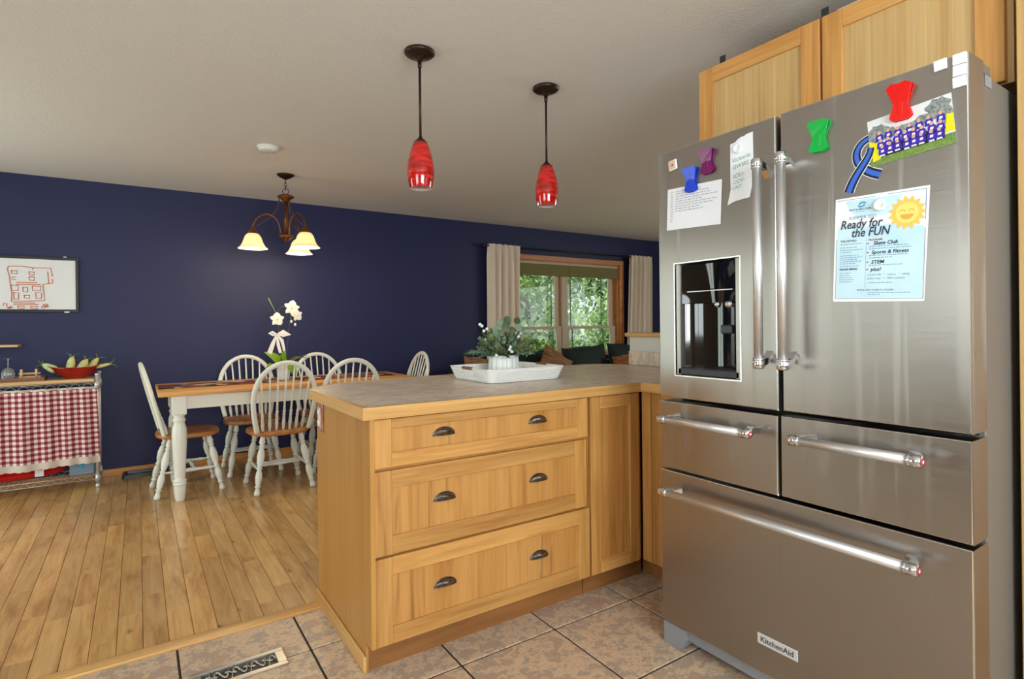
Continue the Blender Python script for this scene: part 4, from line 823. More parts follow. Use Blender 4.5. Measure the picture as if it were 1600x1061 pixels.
def chair(label):
    """windsor chair facing +Y, origin on the floor"""
    t = thing('windsor_chair', label, 'chair', world=False, group='white bow back chairs around the dining table')
    zs = .44
    pts = []
    for i in range(36):
        a = 2*PI*i/36; c, s = math.cos(a), math.sin(a); e = 2.7
        x = .215*math.copysign(abs(c)**(2/e), c); y = .205*math.copysign(abs(s)**(2/e), s); x *= 1.0 + .05*(y/.2); pts.append((x, y))
    m = MB(); n = 36
    rings = [(.93, zs-.036), (.99, zs-.030), (1.0, zs-.018), (.985, zs-.006), (.95, zs), (.6, zs-.005), (.3, zs-.007)]
    vs = [(x*k, y*k, z) for k, z in rings for x, y in pts]; fs = [tuple(reversed(range(n)))] + [(i*n+j, i*n+(j+1) % n, (i+1)*n+(j+1) % n, (i+1)*n+j) for i in range(len(rings)-1) for j in range(n)] + [tuple((len(rings)-1)*n+j for j in range(n))]
    m.add(vs, fs, True); m.build('seat', 'seat_wood', t)
    feet = {}
    for sx in (-1, 1):
        for sy, ty, fy_ in ((1, .12, .20), (-1, -.12, -.215)):
            a = (sx*.13, ty, zs-.03); b = (sx*.195, fy_, 0); MB().turned(a, b, LEGP, 12).build('leg', 'chair_white', t); feet[sx, sy] = (Vector(a), Vector(b))
    mids = {}
    for sx in (-1, 1):
        p = feet[sx, 1]; q = feet[sx, -1]; A = p[0].lerp(p[1], .58); B = q[0].lerp(q[1], .58); MB().turned(A, B, STRP, 10).build('stretcher', 'chair_white', t); mids[sx] = (A, B)
    for k in (.40, .60): MB().turned(mids[-1][0].lerp(mids[-1][1], k), mids[1][0].lerp(mids[1][1], k), STRP, 10).build('cross_stretcher', 'chair_white', t)
    yb = lambda z: -.165 - (z-zs)*.25
    def bow(q):     # q 0..1 along the hoop
        if q < .28: s = q/.28; z = zs-.005+.24*s; x = -(.178+.034*math.sin(s*PI/2))
        elif q > .72: s = (1-q)/.28; z = zs-.005+.24*s; x = .178+.034*math.sin(s*PI/2)
        else: a = PI*(q-.28)/.44; x = -.212*math.cos(a); z = zs+.235+.262*math.sin(a)**.92
        return Vector((x, yb(z), z))
    MB().tube([bow(i/48) for i in range(49)], .0145, 8, flat=1.25).build('bow', 'chair_white', t)
    for k in range(7):
        f = (k-3)/3; xb = f*.135; xt = f*.168; zt = zs+.235+.262*max(.01, math.sqrt(max(0, 1-(xt/.212)**2)))**.92
        MB().turned((xb, -.158+.02*abs(f), zs-.01), (xt, yb(zt), zt-.006), SPDP, 8).build('spindle', 'chair_white', t)
    return t
c0 = chair('white bow back chair in front of the orchid, its back to the camera')
c0.location = (.875, 4.53, 0); c0.rotation_euler = (0, 0, .03)
for lb, x, y, rz in (('white bow back chair at the left end of the table', .30, 4.83, -PI/2+.05), ('white bow back chair behind the table left of the orchid', .79, 5.17, PI),
                     ('white bow back chair behind the table right of the orchid', 1.40, 5.16, PI), ('white bow back chair mostly hidden by the worktop corner', 1.37, 4.52, -.02), ('white bow back chair at the far right end of the table', 1.93, 4.86, PI/2)):
    c = copy_tree(c0); c.location = (x, y, 0); c.rotation_euler = (0, 0, rz); c['label'] = lb
# table runner and orchid
o = MB().grid(lambda u, v: (TX0+.01+(TX1-TX0-.1)*u, TY0+.22+.3*v, TZ+.0045+.001*math.sin(40*u)), 60, 4).build('table_runner', 'patchwork')
md = o.modifiers.new('thickness', 'SOLIDIFY'); md.thickness = .0025
tag(solo(o, (1.0, 4.77, TZ)), 'dark red patchwork runner lying along the dining table', 'table runner')
ox, oy, oz = .965, 4.76, TZ+.0065
t = thing('potted_orchid', 'white orchid with two stems in a white pot on the dining table', 'plant', (ox, oy, oz)); T = Matrix.Translation((ox, oy, oz))
MB().lathe([(0, 0), (.042, 0), (.045, .006), (.050, .06), (.058, .105), (.062, .115), (.060, .12), (.054, .12), (.052, .10), (0, .10)], 28, T).build('pot', 'pot_white', t)
def blade(m, base, tip, w, sag, up=Vector((0, 0, 1)), n=10):
    base = Vector(base); tip = Vector(tip); d = tip-base; side = d.cross(up).normalized(); vs = []
    for i in range(n+1):
        q = i/n; p = base+d*q+up*sag*math.sin(PI*q); ww = w*math.sin(PI*(.08+.92*q)**.8)**.75 if q < 1 else 0.0005
        vs += [p-side*ww, p-up*ww*.22*0-up*.004, p+side*ww]
    fs = []
    for i in range(n): fs += [(3*i, 3*i+1, 3*i+4, 3*i+3), (3*i+1, 3*i+2, 3*i+5, 3*i+4)]
    m.add(vs, fs, True)
def W3(r, f, z): q = rgt*r + fwd*f; return Vector((ox+q.x, oy+q.y, oz+z))
for b, e, w, sg, U in ((W3(-.005, 0, .10), W3(-.145, -.02, .225), .042, .03, Vector((.3, -.6, .75))), (W3(.01, 0, .11), W3(.20, -.03, .195), .036, .03, Vector((0, 0, 1))), (W3(.0, .02, .11), W3(.02, -.03, .235), .03, .01, Vector((-.8, -.6, .1))), (W3(.02, .03, .11), W3(.15, .10, .17), .034, .03, Vector((0, 0, 1))), (W3(-.03, -.03, .11), W3(-.115, -.07, .035), .036, .05, Vector((-.3, -.5, .8))), (W3(.03, -.02, .11), W3(.12, -.06, .02), .034, .05, Vector((0, -.4, .9)))):
    m = MB(); blade(m, b, e, w*1.2, sg, U.normalized()); m.build('leaf', 'leaf_bright', t)
s1 = bez(W3(-.01, 0, .10), W3(-.03, 0, .3), W3(-.035, 0, .42), W3(-.045, 0, .52), 14) + bez(W3(-.045, 0, .52), W3(-.03, 0, .60), W3(.02, 0, .61), W3(.06, 0, .555), 10)[1:]
st1 = MB().tube(s1, [.004-.002*i/len(s1) for i in range(len(s1))], 6).build('stem', 'stem_dark', t); MB().tube([W3(-.04, 0, .505), W3(-.075, 0, .575), W3(-.115, 0, .655)], [.003, .0028, .004], 6).build('branch', 'stem_green', st1)
s2 = bez(W3(.02, 0, .10), W3(.035, 0, .3), W3(.045, 0, .40), W3(.06, 0, .48), 14); st2 = MB().tube(s2, .0032, 6).build('stem', 'stem_dark', t); MB().tube(bez(W3(.06, 0, .48), W3(.065, 0, .53), W3(.08, 0, .55), W3(.095, 0, .53), 8), .0024, 6).build('branch', 'stem_green', st2)
def bloom(par, c, s, ay, tilt):
    m = MB(); c = Vector(c); out_ = (-fwd*math.cos(ay)+rgt*math.sin(ay)).normalized(); u = Vector((0, 0, 1)); x = u.cross(out_).normalized(); y = out_.cross(x).normalized()
    for k in range(5):
        a = 2*PI*k/5+tilt; big = 1.0 if k % 5 in (1, 4) else .85; dr = x*math.cos(a)+y*math.sin(a); sd = x*-math.sin(a)+y*math.cos(a); vs = []
        for i in range(6):
            q = i/5; ww = s*(.50 if big == 1.0 else .33)*math.sin(PI*min(.98, .05+.92*q))**.8; p = c+dr*s*q+out_*(.25*s*q*(1-q)+.12*s*(k % 2)*.3); vs += [p-sd*ww, p+out_*.06*s, p+sd*ww]
        m.add(vs, [(3*i+j, 3*i+j+1, 3*i+j+4, 3*i+j+3) for i in range(5) for j in (0, 1)], True)
    m.lathe([(0, s*.32), (s*.14, s*.2), (s*.16, 0), (0, -.02*s)], 8, Matrix.Translation(c) @ out_.to_track_quat('Z', 'Y').to_matrix().to_4x4()); return m.build('bloom', 'petal', par)
bloom(st1, W3(-.042, -.012, .485), .055, .3, .3); bloom(st1, W3(.075, -.012, .575), .06, .5, .1); bloom(st2, W3(.115, -.01, .515), .048, .8, .5)
for k, c in enumerate((W3(.068, 0, .465), W3(.098, 0, .44))): MB().lathe([(0, -.013), (.009, -.006), (.010, .002), (.005, .012), (0, .015)], 10, Matrix.Translation(c)).build('bud', 'petal', st2)
def rib(pts, w): 
    m = MB(); vs = []; n = len(pts)
    for i, p in enumerate(pts): sd = Vector((pts[min(i+1, n-1)]-pts[max(i-1, 0)])).cross(fwd).normalized(); vs += [p-sd*w[i], p+sd*w[i]]
    m.add(vs, [(2*i, 2*i+1, 2*i+3, 2*i+2) for i in range(n-1)], True); return m
kn = W3(-.045, -.012, .365)
for nm, pts, w in (('bow_loop', [kn, kn+rgt*-.035+Vector((0, 0, .018)), kn+rgt*-.062+Vector((0, 0, .010)), kn+rgt*-.03+Vector((0, 0, -.008)), kn], [.004, .010, .008, .008, .004]), ('bow_loop', [kn, kn+rgt*.05+Vector((0, 0, .018)), kn+rgt*.105+Vector((0, 0, -.005)), kn+rgt*.05+Vector((0, 0, -.012)), kn], [.005, .018, .010, .010, .004]), ('bow_tail', [kn, kn+rgt*-.03+Vector((0, 0, -.07)), kn+rgt*-.065+Vector((0, 0, -.165))], [.005, .016, .020]), ('bow_tail', [kn, kn+rgt*.01+Vector((0, 0, -.08)), kn+rgt*.028+Vector((0, 0, -.15))], [.005, .013, .012]), ('bow_tail', [kn, kn+rgt*.04+Vector((0, 0, -.05)), kn+rgt*.055+Vector((0, 0, -.11)), kn+rgt*.062+Vector((0, 0, -.18))], [.004, .014, .010, .010])):
    rib([Vector(p) for p in pts], w).build(nm, 'ribbon_satin', st1)

# ------------------------------------------------------------------ living room seat and pillows
sf = thing('sofa', 'dark sofa standing below the window', 'sofa', (4.3, 5.1, 0))
MB().box(2.75, 4.62, .06, 5.85, 5.42, .28, .02, 2).build('base', 'sofa_dark', sf); MB().box(2.75, 5.22, .28, 5.85, 5.42, .74, .05, 3).build('backrest', 'sofa_dark', sf)
for x in (2.52, 5.86): MB().box(x, 4.60, .02, x+.22, 5.42, .60, .05, 3).build('arm', 'sofa_dark', sf)
for k in range(3): MB().box(2.76+1.03*k, 4.60, .282, 2.76+1.03*k+1.02, 5.21, .44, .04, 3).build('seat_cushion', 'sofa_dark', sf)
for x in (2.82, 5.72):
    for y in (4.68, 5.34): MB().box(x, y, 0, x+.06, y+.06, .06).build('foot', 'black', sf)
def pillow(label, x, y, z, w, h, th, rot, tilt, mat):
    m = MB(); n = 14
    def fn(u, v, s):
        a = 2*u-1; b = 2*v-1; k = (1-abs(a)**3)*(1-abs(b)**3)
        return (a*w/2*(1-.07*(1-b*b)*0-.06*(1-abs(b))), s*th/2*max(0, k)**.55, b*h/2*(1-.06*(1-abs(a))) + .008*math.sin(5*a+2*b))
    m.grid(lambda u, v: fn(u, v, -1), n, n); m.grid(lambda u, v: fn(1-u, v, 1), n, n)
    o = m.build('throw_pillow', mat); o.matrix_world = Matrix.Translation((x, y, z)) @ Matrix.Rotation(math.radians(tilt), 4, 'X') @ Matrix.Rotation(math.radians(rot), 4, 'Y')
    tag(o, label, 'pillow', 'throw pillows on the sofa')
pillow('small brown furry pillow at the left end of sofa', 2.90, 4.98, .73, .34, .27, .13, 8, -14, 'fur_brown')
pillow('dark green pillow just right of the potted greenery', 3.62, 5.08, .71, .46, .40, .14, 0, -14, 'velvet_green')
pillow('striped tan furry pillow tipped on its corner', 3.80, 4.88, .715, .40, .40, .12, 33, -14, 'fur_brown')
pillow('largest dark green velvet pillow in the middle of sofa', 4.43, 5.06, .72, .68, .44, .16, -3, -14, 'velvet_green')
pillow('dark green velvet pillow right of the largest one', 5.06, 5.09, .75, .50, .40, .14, 4, -14, 'velvet_green')
pillow('rust brown striped furry pillow near the half wall', 4.95, 4.86, .65, .52, .36, .12, -4, -14, 'fur_rust')
pillow('brown furry pillow at the right end of sofa', 5.47, 5.00, .73, .42, .36, .12, 10, -14, 'fur_rust')

# ------------------------------------------------------------------ basket with greenery on the worktop
bz = .9216; bx0, bx1, by0, by1 = 1.325, 1.775, 2.185, 2.585; hh = .066; ti = .020
bk = thing('basket', 'white woven plastic basket with wooden handle grips on the worktop', 'basket', ((bx0+bx1)/2, (by0+by1)/2, bz))
def rrect(x0, y0, x1, y1, r, n=6):
    p = []
    for cx, cy, a0 in ((x1-r, y1-r, 0), (x0+r, y1-r, PI/2), (x0+r, y0+r, PI), (x1-r, y0+r, 1.5*PI)):
        p += [(cx+r*math.cos(a0+PI/2*i/n), cy+r*math.sin(a0+PI/2*i/n)) for i in range(n+1)]
    return p
def bring(k, z, off=0): return [(x, y, z) for x, y in rrect(bx0+ti*(1-k)+off, by0+ti*(1-k)+off, bx1-ti*(1-k)-off, by1-ti*(1-k)-off, .03)]
m = MB(); R = [bring(0, bz, .004), bring(0, bz+.003), bring(1, bz+hh-.004), bring(1.08, bz+hh-.003), bring(1.08, bz+hh), bring(1, bz+hh, .004), bring(0, bz+.006, .004)]; n = len(R[0])
m.add([p for r in R for p in r], [tuple(reversed(range(n)))] + [(i*n+j, i*n+(j+1) % n, (i+1)*n+(j+1) % n, (i+1)*n+j) for i in range(len(R)-1) for j in range(n)] + [tuple((len(R)-1)*n+j for j in range(n))], False)
m.build('tub', 'plastic_white', bk)
# raised weave on the walls: rows of little bosses
m = MB()
def boss(c, ax, nrm, w_, h_): 
    c = Vector(c); ax = Vector(ax); u = Vector((0, 0, 1)); nrm = Vector(nrm); m.add([c-ax*w_, c-u*h_, c+ax*w_, c+u*h_, c+nrm*.0055], [(0, 1, 4), (1, 2, 4), (2, 3, 4), (3, 0, 4)], False)
for row in range(5):
    k = .16+.16*row; z = bz+.003+(hh-.007)*k; o_ = ti*(1-k)
    for i in range(34):
        x = bx0+.045+(bx1-bx0-.09)*(i+.5*(row % 2))/34; boss((x, by0+o_-.0004, z), (1, 0, 0), (0, -1, .3), .0070, .0058); boss((x, by1-o_+.0004, z), (-1, 0, 0), (0, 1, .3), .0070, .0058)
    for i in range(27):
        y = by0+.045+(by1-by0-.09)*(i+.5*(row % 2))/27
        if abs(y-(by0+by1)/2) < .065 and row > 0: continue
        boss((bx0+o_-.0004, y, z), (0, -1, 0), (-1, 0, .3), .0070, .0058); boss((bx1-o_+.0004, y, z), (0, 1, 0), (1, 0, .3), .0052, .0048)
m.build('weave', 'plastic_white', bk)['kind'] = 'stuff'
ym = (by0+by1)/2
for s_, x in ((-1, bx0), (1, bx1)):
    MB().tube([(x-s_*.0005, ym-.045, bz+hh-.002), (x-s_*.0005, ym+.045, bz+hh-.002)], .0075, 10).build('handle_grip', 'tray_wood', bk)
    q = MB(); pts = rrect(ym-.042, bz+.024, ym+.042, bz+.054, .012, 5); q.prism(pts, 0, .002, lambda a, b, c: (x-s_*(ti*(1-(b-bz)/hh)-.0006)+s_*c, a, b)); q.build('handle_slot', 'paper', bk)
px_, py_ = 1.545, 2.40; pz = bz+.0065
pt = thing('potted_greenery', 'faux greenery with white berries in a ribbed white pot', 'plant', (px_, py_, pz))
m = MB(); n = 120; prof = [(.074, 0), (.078, .004), (.0795, .04), (.0775, .085), (.0735, .112), (.068, .112), (.066, .10)]; vs = []
for r, z in prof:
    for j in range(n): rb = r*((1-.065*abs(math.sin(15*PI*j/n))**8) if z < .11 else 1); vs.append((px_+rb*math.cos(2*PI*j/n), py_+rb*math.sin(2*PI*j/n), pz+z))
m.add(vs, [tuple(reversed(range(n)))]+[(i*n+j, i*n+(j+1) % n, (i+1)*n+(j+1) % n, (i+1)*n+j) for i in range(len(prof)-1) for j in range(n)]+[tuple((len(prof)-1)*n+j for j in range(n))], True); m.build('pot', 'pot_white', pt)
r = random.Random(21)
def dirv(el, az): return Vector((math.cos(el)*math.cos(az), math.cos(el)*math.sin(az), math.sin(el)))
kinds = {'leaf_dark': MB(), 'leaf_mid': MB(), 'leaf_sage': MB()}
for k in range(96):
    az = 2*PI*k/96*5.03+r.uniform(-.2, .2); el = r.uniform(.14, 1.35); L = r.uniform(.11, .165)*(1 if el < 1 else .95); mt = r.choice(['leaf_dark', 'leaf_mid', 'leaf_mid', 'leaf_sage']); mb = kinds[mt]
    b = Vector((px_, py_, pz+.108))+Vector((math.cos(az), math.sin(az), 0))*r.uniform(.01, .05); d = dirv(el, az); e = b+d*L; e.z -= .02*math.cos(el)
    mb.tube([b, b.lerp(e, .5)+Vector((0, 0, .008)), e], [.0016, .0013, .0008], 4)
    for q in range(32):
        s_ = .2+.8*q/32; p = b.lerp(e, s_)+Vector((0, 0, .008*math.sin(PI*s_))); nd = (d*.75+Vector((r.uniform(-1, 1), r.uniform(-1, 1), r.uniform(-1, 1)))*.75).normalized(); ll = r.uniform(.012, .024); sd = nd.cross(Vector((r.random(), r.random(), r.random()))).normalized()*r.uniform(.0022, .0046)
        mb.add([p-sd*.4, p+nd*ll*.5-sd, p+nd*ll, p+nd*ll*.5+sd], [(0, 1, 2, 3)], False)
for kk, mb in kinds.items(): mb.build('sprigs', kk, pt)['kind'] = 'stuff'
for k, (ra, fa, za, sz, mt) in enumerate(((-.035, -.05, .235, .026, 'leaf_sage'), (-.005, -.07, .195, .026, 'leaf_sage'), (-.02, -.05, .27, .022, 'leaf_sage'), (.02, -.02, .285, .026, 'leaf_dark'), (.01, -.05, .255, .026, 'leaf_dark'), (.07, -.02, .285, .022, 'leaf_dark'), (.075, -.05, .25, .02, 'leaf_sage'), (-.055, -.07, .20, .024, 'leaf_mid'), (.045, -.06, .235, .022, 'leaf_dark'), (-.03, -.08, .17, .020, 'leaf_mid'), (.10, -.05, .2, .02, 'leaf_mid'))):
    c = Vector((px_, py_, pz))+rgt*ra+fwd*fa+Vector((0, 0, za)); nn = (-fwd+rgt*r.uniform(-.6, .6)+Vector((0, 0, r.uniform(-.2, .8)))).normalized(); x = nn.cross(Vector((0, 0, 1))).normalized(); y = x.cross(nn); a0 = r.uniform(-.6, .6); X2 = x*math.cos(a0)+y*math.sin(a0); Y2 = y*math.cos(a0)-x*math.sin(a0)
    m = MB(); pts = [c+X2*sz*.78*math.cos(2*PI*i/14)+Y2*sz*math.sin(2*PI*i/14) for i in range(14)]; m.add(pts+[c+nn*.004], [(i, (i+1) % 14, 14) for i in range(14)], True); m.tube([c-Y2*sz, c-Y2*sz*1.6-nn*.02], .001, 4); m.build('eucalyptus_leaf', mt, pt)
for k, (ra, fa, za) in enumerate(((-.098, -.03, .235), (-.082, -.03, .245), (-.092, -.06, .19), (.085, -.04, .222), (.075, -.05, .205), (.06, -.05, .222), (.035, -.09, .155), (.03, -.085, .142), (.042, -.088, .132), (.055, -.085, .165), (-.035, -.085, .115), (-.118, -.02, .268), (-.108, -.02, .26))):
    c = Vector((px_, py_, pz))+rgt*ra+fwd*fa+Vector((0, 0, za)); MB().lathe([(0, -.0085), (.006, -.006), (.0085, 0), (.006, .006), (0, .0085)], 10, Matrix.Translation(c)).build('berry', 'berry', pt)

# ------------------------------------------------------------------ wire cart on the far wall
cx0, cx1, cy0, cy1 = -1.18, -.262, 5.265, 5.545
ct = thing('wire_cart', 'chrome wire shelving cart with wood top against the navy wall', 'shelf', ((cx0+cx1)/2, (cy0+cy1)/2, 0))
for x in (cx0, cx1):
    for y in (cy0, cy1):
        m = MB(); m.tube([(x, y, .02), (x, y, .845)], .0125, 12); T = Matrix.Translation((x, y, 0)); m.lathe([(0, 0), (.016, 0), (.016, .02), (.0125, .03)], 12, T); m.lathe([(.0125, .845), (.0145, .847), (.0145, .858), (0, .862)], 12, T); m.build('post', 'wire_chrome', ct)
def wire_shelf(z):
    p = MB(); 
    for y in (cy0, cy1):
        for zz in (z, z-.032): p.tube([(cx0, y, zz), (cx1, y, zz)], .0032, 6)
        n = 24; p.tube([(cx0+.02+(cx1-cx0-.04)*i/n, y, z if i % 2 else z-.032) for i in range(n+1)], .0024, 5)
    for x in (cx0, cx1):
        for zz in (z, z-.032): p.tube([(x, cy0, zz), (x, cy1, zz)], .0032, 6)
    for i in range(1, 34): x = cx0+(cx1-cx0)*i/34; p.tube([(x, cy0, z+.002), (x, cy1, z+.002)], .0018, 5)
    for x in (cx0, cx1):
        for y in (cy0, cy1): p.lathe([(.019, z-.045), (.017, z+.008)], 12, Matrix.Translation((x, y, 0)))
    return p.build('wire_shelf', 'wire_chrome', ct)
wire_shelf(.792); wire_shelf(.095)
MB().box(cx0-.02, cy0-.015, .797, cx1-.016, cy1+.02, .822, .004).build('wood_top', 'pale_wood', ct)
t = thing('gingham_curtain', 'red and white gingham skirt with lace hem hung on the wire cart', 'curtain', ((cx0+cx1)/2, cy0-.02, .2))
def sk(u, v, s=0): 
    z = .236+(.752-.236)*v; x = cx0+.012+(cx1-cx0-.012+.016*(1-v))*u
    return (x, cy0-.030+.011*math.sin(46*u+1.2*math.sin(7*u))+.006*math.sin(17*u+2)*(1-v)+s, z + .006*math.sin(9*u)*(1-v))
MB().grid(lambda u, v: sk(u, v), 150, 12, uv=lambda u, v: (u*1.25, v*.72)).build('cloth', 'gingham', t)
MB().grid(lambda u, v: (sk(u, 0)[0], sk(u, 0)[1]-.002, sk(u, 0)[2]-.042+.046*v-(.006*abs(math.sin(60*u)) if v == 0 else 0)), 150, 4).build('lace_hem', 'lace', t)
MB().grid(lambda u, v: (sk(u, 1)[0], sk(u, 1)[1]-.002, .750+.012*v+.003*math.sin(90*u)), 150, 3).build('ruffle', 'lace', t)
MB().tube([(cx0, cy0-.022, .752), (cx1, cy0-.022, .752)], .003, 6).build('cord', 'chrome', t)
# stored under the skirt
t = thing('red_bag', 'red plastic bag with white label on the bottom wire shelf', 'bag', (-.78, 5.40, .0995))
m = MB(); fnb = lambda u, v: (-1.12+.66*u, 5.405-.11*math.cos(2*PI*v)*math.sin(PI*u)**.35, 0.0995+.055*(1-math.sin(PI*u)**.3*math.cos(2*PI*v+PI/2))*(.9+.1*math.sin(22*u)))
m.grid(fnb, 26, 16); m.build('bag_body', 'bag_red', t); MB().box(-.63, 5.288, .130, -.58, 5.2895, .175).build('label', 'paper', t)
t = thing('storage_bin', 'small grey blue bin with cyan mark on the bottom shelf', 'bin', (-.36, 5.40, .0995))
MB().box(-.435, 5.30, 0.0995, -.285, 5.50, .235, .006).build('bin_body', 'bin_blue', t); MB().box(-.385, 5.296, .155, -.35, 5.3, .19, .002).build('mark', 'cyan', t)
# on the cart top
ct_z = .8225
t = thing('serving_tray', 'dark wood serving tray on the cart top', 'tray', (-.86, 5.38, ct_z))
MB().box(-1.12, 5.29, ct_z, -.585, 5.48, ct_z+.008).build('tray_base', 'tray_wood', t)
for a in ((-1.12, 5.282, -.585, 5.29), (-1.12, 5.48, -.585, 5.488), (-.585, 5.282, -.572, 5.488), (-1.132, 5.282, -1.12, 5.488)): MB().box(a[0], a[1], ct_z, a[2], a[3], ct_z+.026).build('tray_rim', 'tray_wood', t)
t = thing('wine_glass', 'clear stemmed wine glass standing upside down on the tray', 'glass', (-.782, 5.38, ct_z+.0085)); T = Matrix.Translation((-.782, 5.38, ct_z+.0085))
MB().lathe([(.030, 0), (.036, .03), (.038, .05), (.032, .075), (.015, .088), (.005, .092), (.004, .15), (.012, .153), (.034, .155), (.034, .157), (0, .157)], 24, T).lathe([(.028, 0), (.034, .03), (.036, .05), (.03, .073), (.012, .085), (0, .087)], 24, T, True).build('glass_body', 'clear_glass', t)
t = thing('napkin_rack', 'small pale wood rack with two knobbed pegs beside the wine glass', 'rack', (-.66, 5.36, ct_z+.0085))
for z in (.012, .036): MB().box(-.722, 5.355, ct_z+.0085+z, -.600, 5.367, ct_z+.0085+z+.014, .002).build('slat', 'pale_wood', t)
for x in (-.705, -.622): MB().lathe([(.009, 0), (.008, .058), (.006, .06), (.0095, .066), (.009, .074), (0, .078)], 12, Matrix.Translation((x, 5.345, ct_z+.0085))).build('peg', 'pale_wood', t)
MB().box(-.722, 5.337, ct_z+.0085, -.600, 5.37, ct_z+.020).build('rack_base', 'pale_wood', t)
t = thing('fruit_bowl', 'flared dark red bowl with pointed rims on the cart top', 'bowl', (-.40, 5.40, ct_z))
m = MB(); n = 40; prof = [(.0, 0), (.06, .0), (.066, .006), (.10, .04), (.135, .08), (.142, .086), (.136, .086), (.10, .046), (.06, .012), (0, .01)]; vs = []
for rr_, z in prof:
    for j in range(n):
        a = 2*PI*j/n; k = 1+(.22*abs(math.cos(a))**6 if z > .03 else 0); vs.append((-.40+rr_*k*math.cos(a), 5.40+rr_*.8*math.sin(a), ct_z+z+(.012*abs(math.cos(a))**6 if z > .07 else 0)))
m.add(vs, [(i*n+j, i*n+(j+1) % n, (i+1)*n+(j+1) % n, (i+1)*n+j) for i in range(len(prof)-1) for j in range(n)], True); m.build('bowl_body', 'bowl_red', t)
def cob(label, x, y, z, L, rot, tilt, w_=.026):
    t = thing('corn_ear', label, 'corn', mat=Matrix.Translation((x, y, z)) @ Matrix.Rotation(math.radians(rot), 4, 'Z') @ Matrix.Rotation(math.radians(tilt), 4, 'Y'), group='ears of corn in the red bowl')
    MB().lathe([(0, 0), (w_*.5, .004), (w_*.95, L*.25), (w_, L*.45), (w_*.75, L*.75), (w_*.3, L*.95), (0, L)], 14).build('husk', 'husk', t)
    MB().lathe([(w_*.5, L*.3), (w_*.8, L*.5), (w_*.62, L*.8), (w_*.2, L*1.02), (0, L*1.03)], 12, Matrix.Translation((.006, -.008, 0))).build('cob', 'kernel', t)
    m = MB()
    for k in range(3): a = 2.1*k; m.tube([(0, 0, L*.9), (.02*math.cos(a), .02*math.sin(a), L*1.12), (.05*math.cos(a), .05*math.sin(a), L*1.2)], [.005, .003, .001], 5)
    m.build('husk_tip', 'stem_green', t)
for a in (('pale corn ear drooping over the left of the bowl', -.50, 5.385, ct_z+.055, .12, 160, 60, .03), ('corn ear standing upright left of centre', -.435, 5.40, ct_z+.04, .125, 20, 6, .028), ('corn ear leaning beside the upright one', -.375, 5.38, ct_z+.04, .11, 10, 22, .03), ('corn ear with green leaf at the bowl right side', -.325, 5.41, ct_z+.045, .12, 0, 30, .026), ('thin dry corn stalk poking out to the right', -.30, 5.375, ct_z+.07, .13, -5, 74, .012)): cob(*a)
# wall shelf, whiteboard, black tray
t = thing('wall_ledge', 'small pale wood ledge on the navy wall above the wine glass', 'shelf', (-.95, 5.53, 1.07))
MB().box(-1.2, 5.45, 1.066, -.735, 5.599, 1.084, .004).build('board', 'pale_wood', t); MB().box(-1.0, 5.55, 1.01, -.98, 5.599, 1.066).build('bracket', 'tray_wood', t)
WM = Matrix(((1, 0, 0, 0), (0, 0, -1, 0), (0, 1, 0, 0), (0, 0, 0, 1)))
t = thing('whiteboard', 'black framed whiteboard with an orange marker house drawing on the wall', 'whiteboard', mat=Matrix.Translation((-.387, 5.597, 1.540)) @ WM)
MB().box(-.80, -.20, .002, -.014, .20, .010).build('board', 'board_white', t)
for a in ((-.815, .192, 0, .214), (-.815, -.214, 0, -.192), (-.020, -.192, 0, .192), (-.815, -.192, -.795, .192)): MB().box(a[0], a[1], 0, a[2], a[3], .018, .002).build('frame_rail', 'black', t)
MB().box(-.095, .212, .004, -.075, .222, .012, .002).build('clip', 'magnet_white', t); MB().box(-.09, -.216, .018, -.06, -.208, .0205).build('maker_plate', 'magnet_white', t)
bw = lambda x, y: ((x*.1037-123)*.003789, (446-(390+y*.1037))*.00507, .0112)
def rect_(x0, y0, x1, y1): return [(x0, y0), (x1, y0+4), (x1-4, y1), (x0+5, y1-3), (x0, y0)]
dl = [[(120, 290), (300, 285), (480, 300), (750, 298), (775, 420)], [(120, 290), (110, 340), (135, 420), (150, 560), (170, 680), (160, 800)], [(160, 795), (400, 785), (655, 775), (640, 650), (625, 540), (720, 525), (778, 520), (772, 455)], [(705, 350), (712, 450), (718, 520)], [(235, 518), (540, 516)], [(230, 548), (590, 540)], [(480, 300), (478, 330)],
      rect_(165, 350, 250, 395), rect_(420, 360, 500, 405), rect_(422, 432, 500, 485), [(230, 445), (175, 445), (172, 480), (230, 480)], rect_(160, 560, 265, 635), rect_(330, 585, 402, 655), rect_(468, 565, 596, 632), rect_(196, 662, 268, 765), rect_(348, 700, 430, 745), rect_(520, 660, 608, 750), [(190, 815), (510, 812)], [(190, 838), (560, 832)], rect_(250, 858, 352, 895), rect_(440, 860, 548, 895), [(40, 850), (60, 815), (100, 825), (90, 860), (120, 880), (160, 850), (150, 895), (100, 890), (190, 880)], [(600, 885), (640, 830), (700, 825), (690, 870), (640, 890), (680, 840), (620, 850), (715, 860)]]
for pts in dl: MB().tube([bw(x, y) for x, y in pts], .0030, 5).build('marker_line', 'marker_orange', t)
t = thing('floor_tray', 'low black tray on the floor by the wall behind the chair', 'tray', (.12, 5.49, 0))
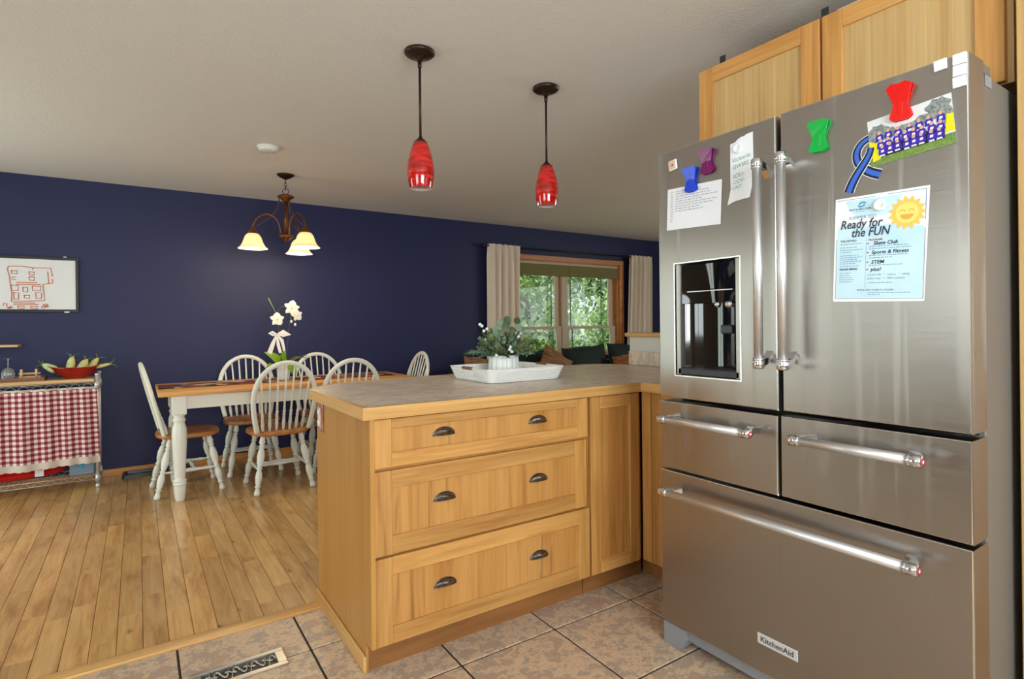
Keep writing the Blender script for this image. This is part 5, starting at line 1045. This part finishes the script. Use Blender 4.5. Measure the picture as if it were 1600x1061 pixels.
m = MB(); R = [[(x, y, 0) for x, y in rrect(-.12, 5.41, .36, 5.58, .02)], [(x, y, .03) for x, y in rrect(-.11, 5.42, .35, 5.57, .02)], [(x, y, .03) for x, y in rrect(-.095, 5.435, .335, 5.555, .015)], [(x, y, .008) for x, y in rrect(-.09, 5.44, .33, 5.55, .015)]]; n = len(R[0])
m.add([p for q in R for p in q], [tuple(reversed(range(n)))]+[(i*n+j, i*n+(j+1) % n, (i+1)*n+(j+1) % n, (i+1)*n+j) for i in range(3) for j in range(n)]+[tuple(3*n+j for j in range(n))], False); m.build('tray_body', 'black', t)

# ------------------------------------------------------------------ floor register
vx0, vx1, vy0, vy1 = .137, .433, 2.10, 2.217
t = thing('floor_register', 'silver floor vent with black scroll openings set in the tiles', 'vent', ((vx0+vx1)/2, (vy0+vy1)/2, 0))
MB().box(vx0+.01, vy0+.01, .0003, vx1-.01, vy1-.01, .0015).build('duct', 'black', t)
for a in ((vx0, vy0, vx1, vy0+.020), (vx0, vy1-.020, vx1, vy1), (vx0, vy0+.020, vx0+.030, vy1-.020), (vx1-.030, vy0+.020, vx1, vy1-.020)): MB().box(a[0], a[1], .0003, a[2], a[3], .0065, .0018).build('frame', 'vent_metal', t)
ux0, ux1 = vx0+.030, vx1-.030; yc = (vy0+vy1)/2; hy_ = (vy1-vy0)/2-.020
for k in range(4):
    xc = ux0+(ux1-ux0)*(k+.5)/4
    for s_ in (-1, 1):
        pts = [(xc+s_*(.0295-.0045*q*1.6)*0 + s_*.0, 0, 0)]
        sp = [(xc+s_*(.012-(.0115-.011*math.exp(-.42*a))*0)*0 + s_*(.0135*math.exp(-.30*a)*math.cos(a)+.0145), yc+s_*(.034*math.exp(-.30*a)*math.sin(a)), .004) for a in [.0+.42*i for i in range(14)]]
        MB().tube(sp, .0034, 6).build('scroll', 'vent_metal', t)
    MB().tube([(xc, yc-hy_, .004), (xc+.006, yc-.006, .004), (xc-.006, yc+.006, .004), (xc, yc+hy_, .004)], .0022, 6).build('scroll_bar', 'vent_metal', t)
MB().box(vx1-.040, yc-.014, .0016, vx1-.031, yc+.014, .005).build('lever', 'dark_grey', t)
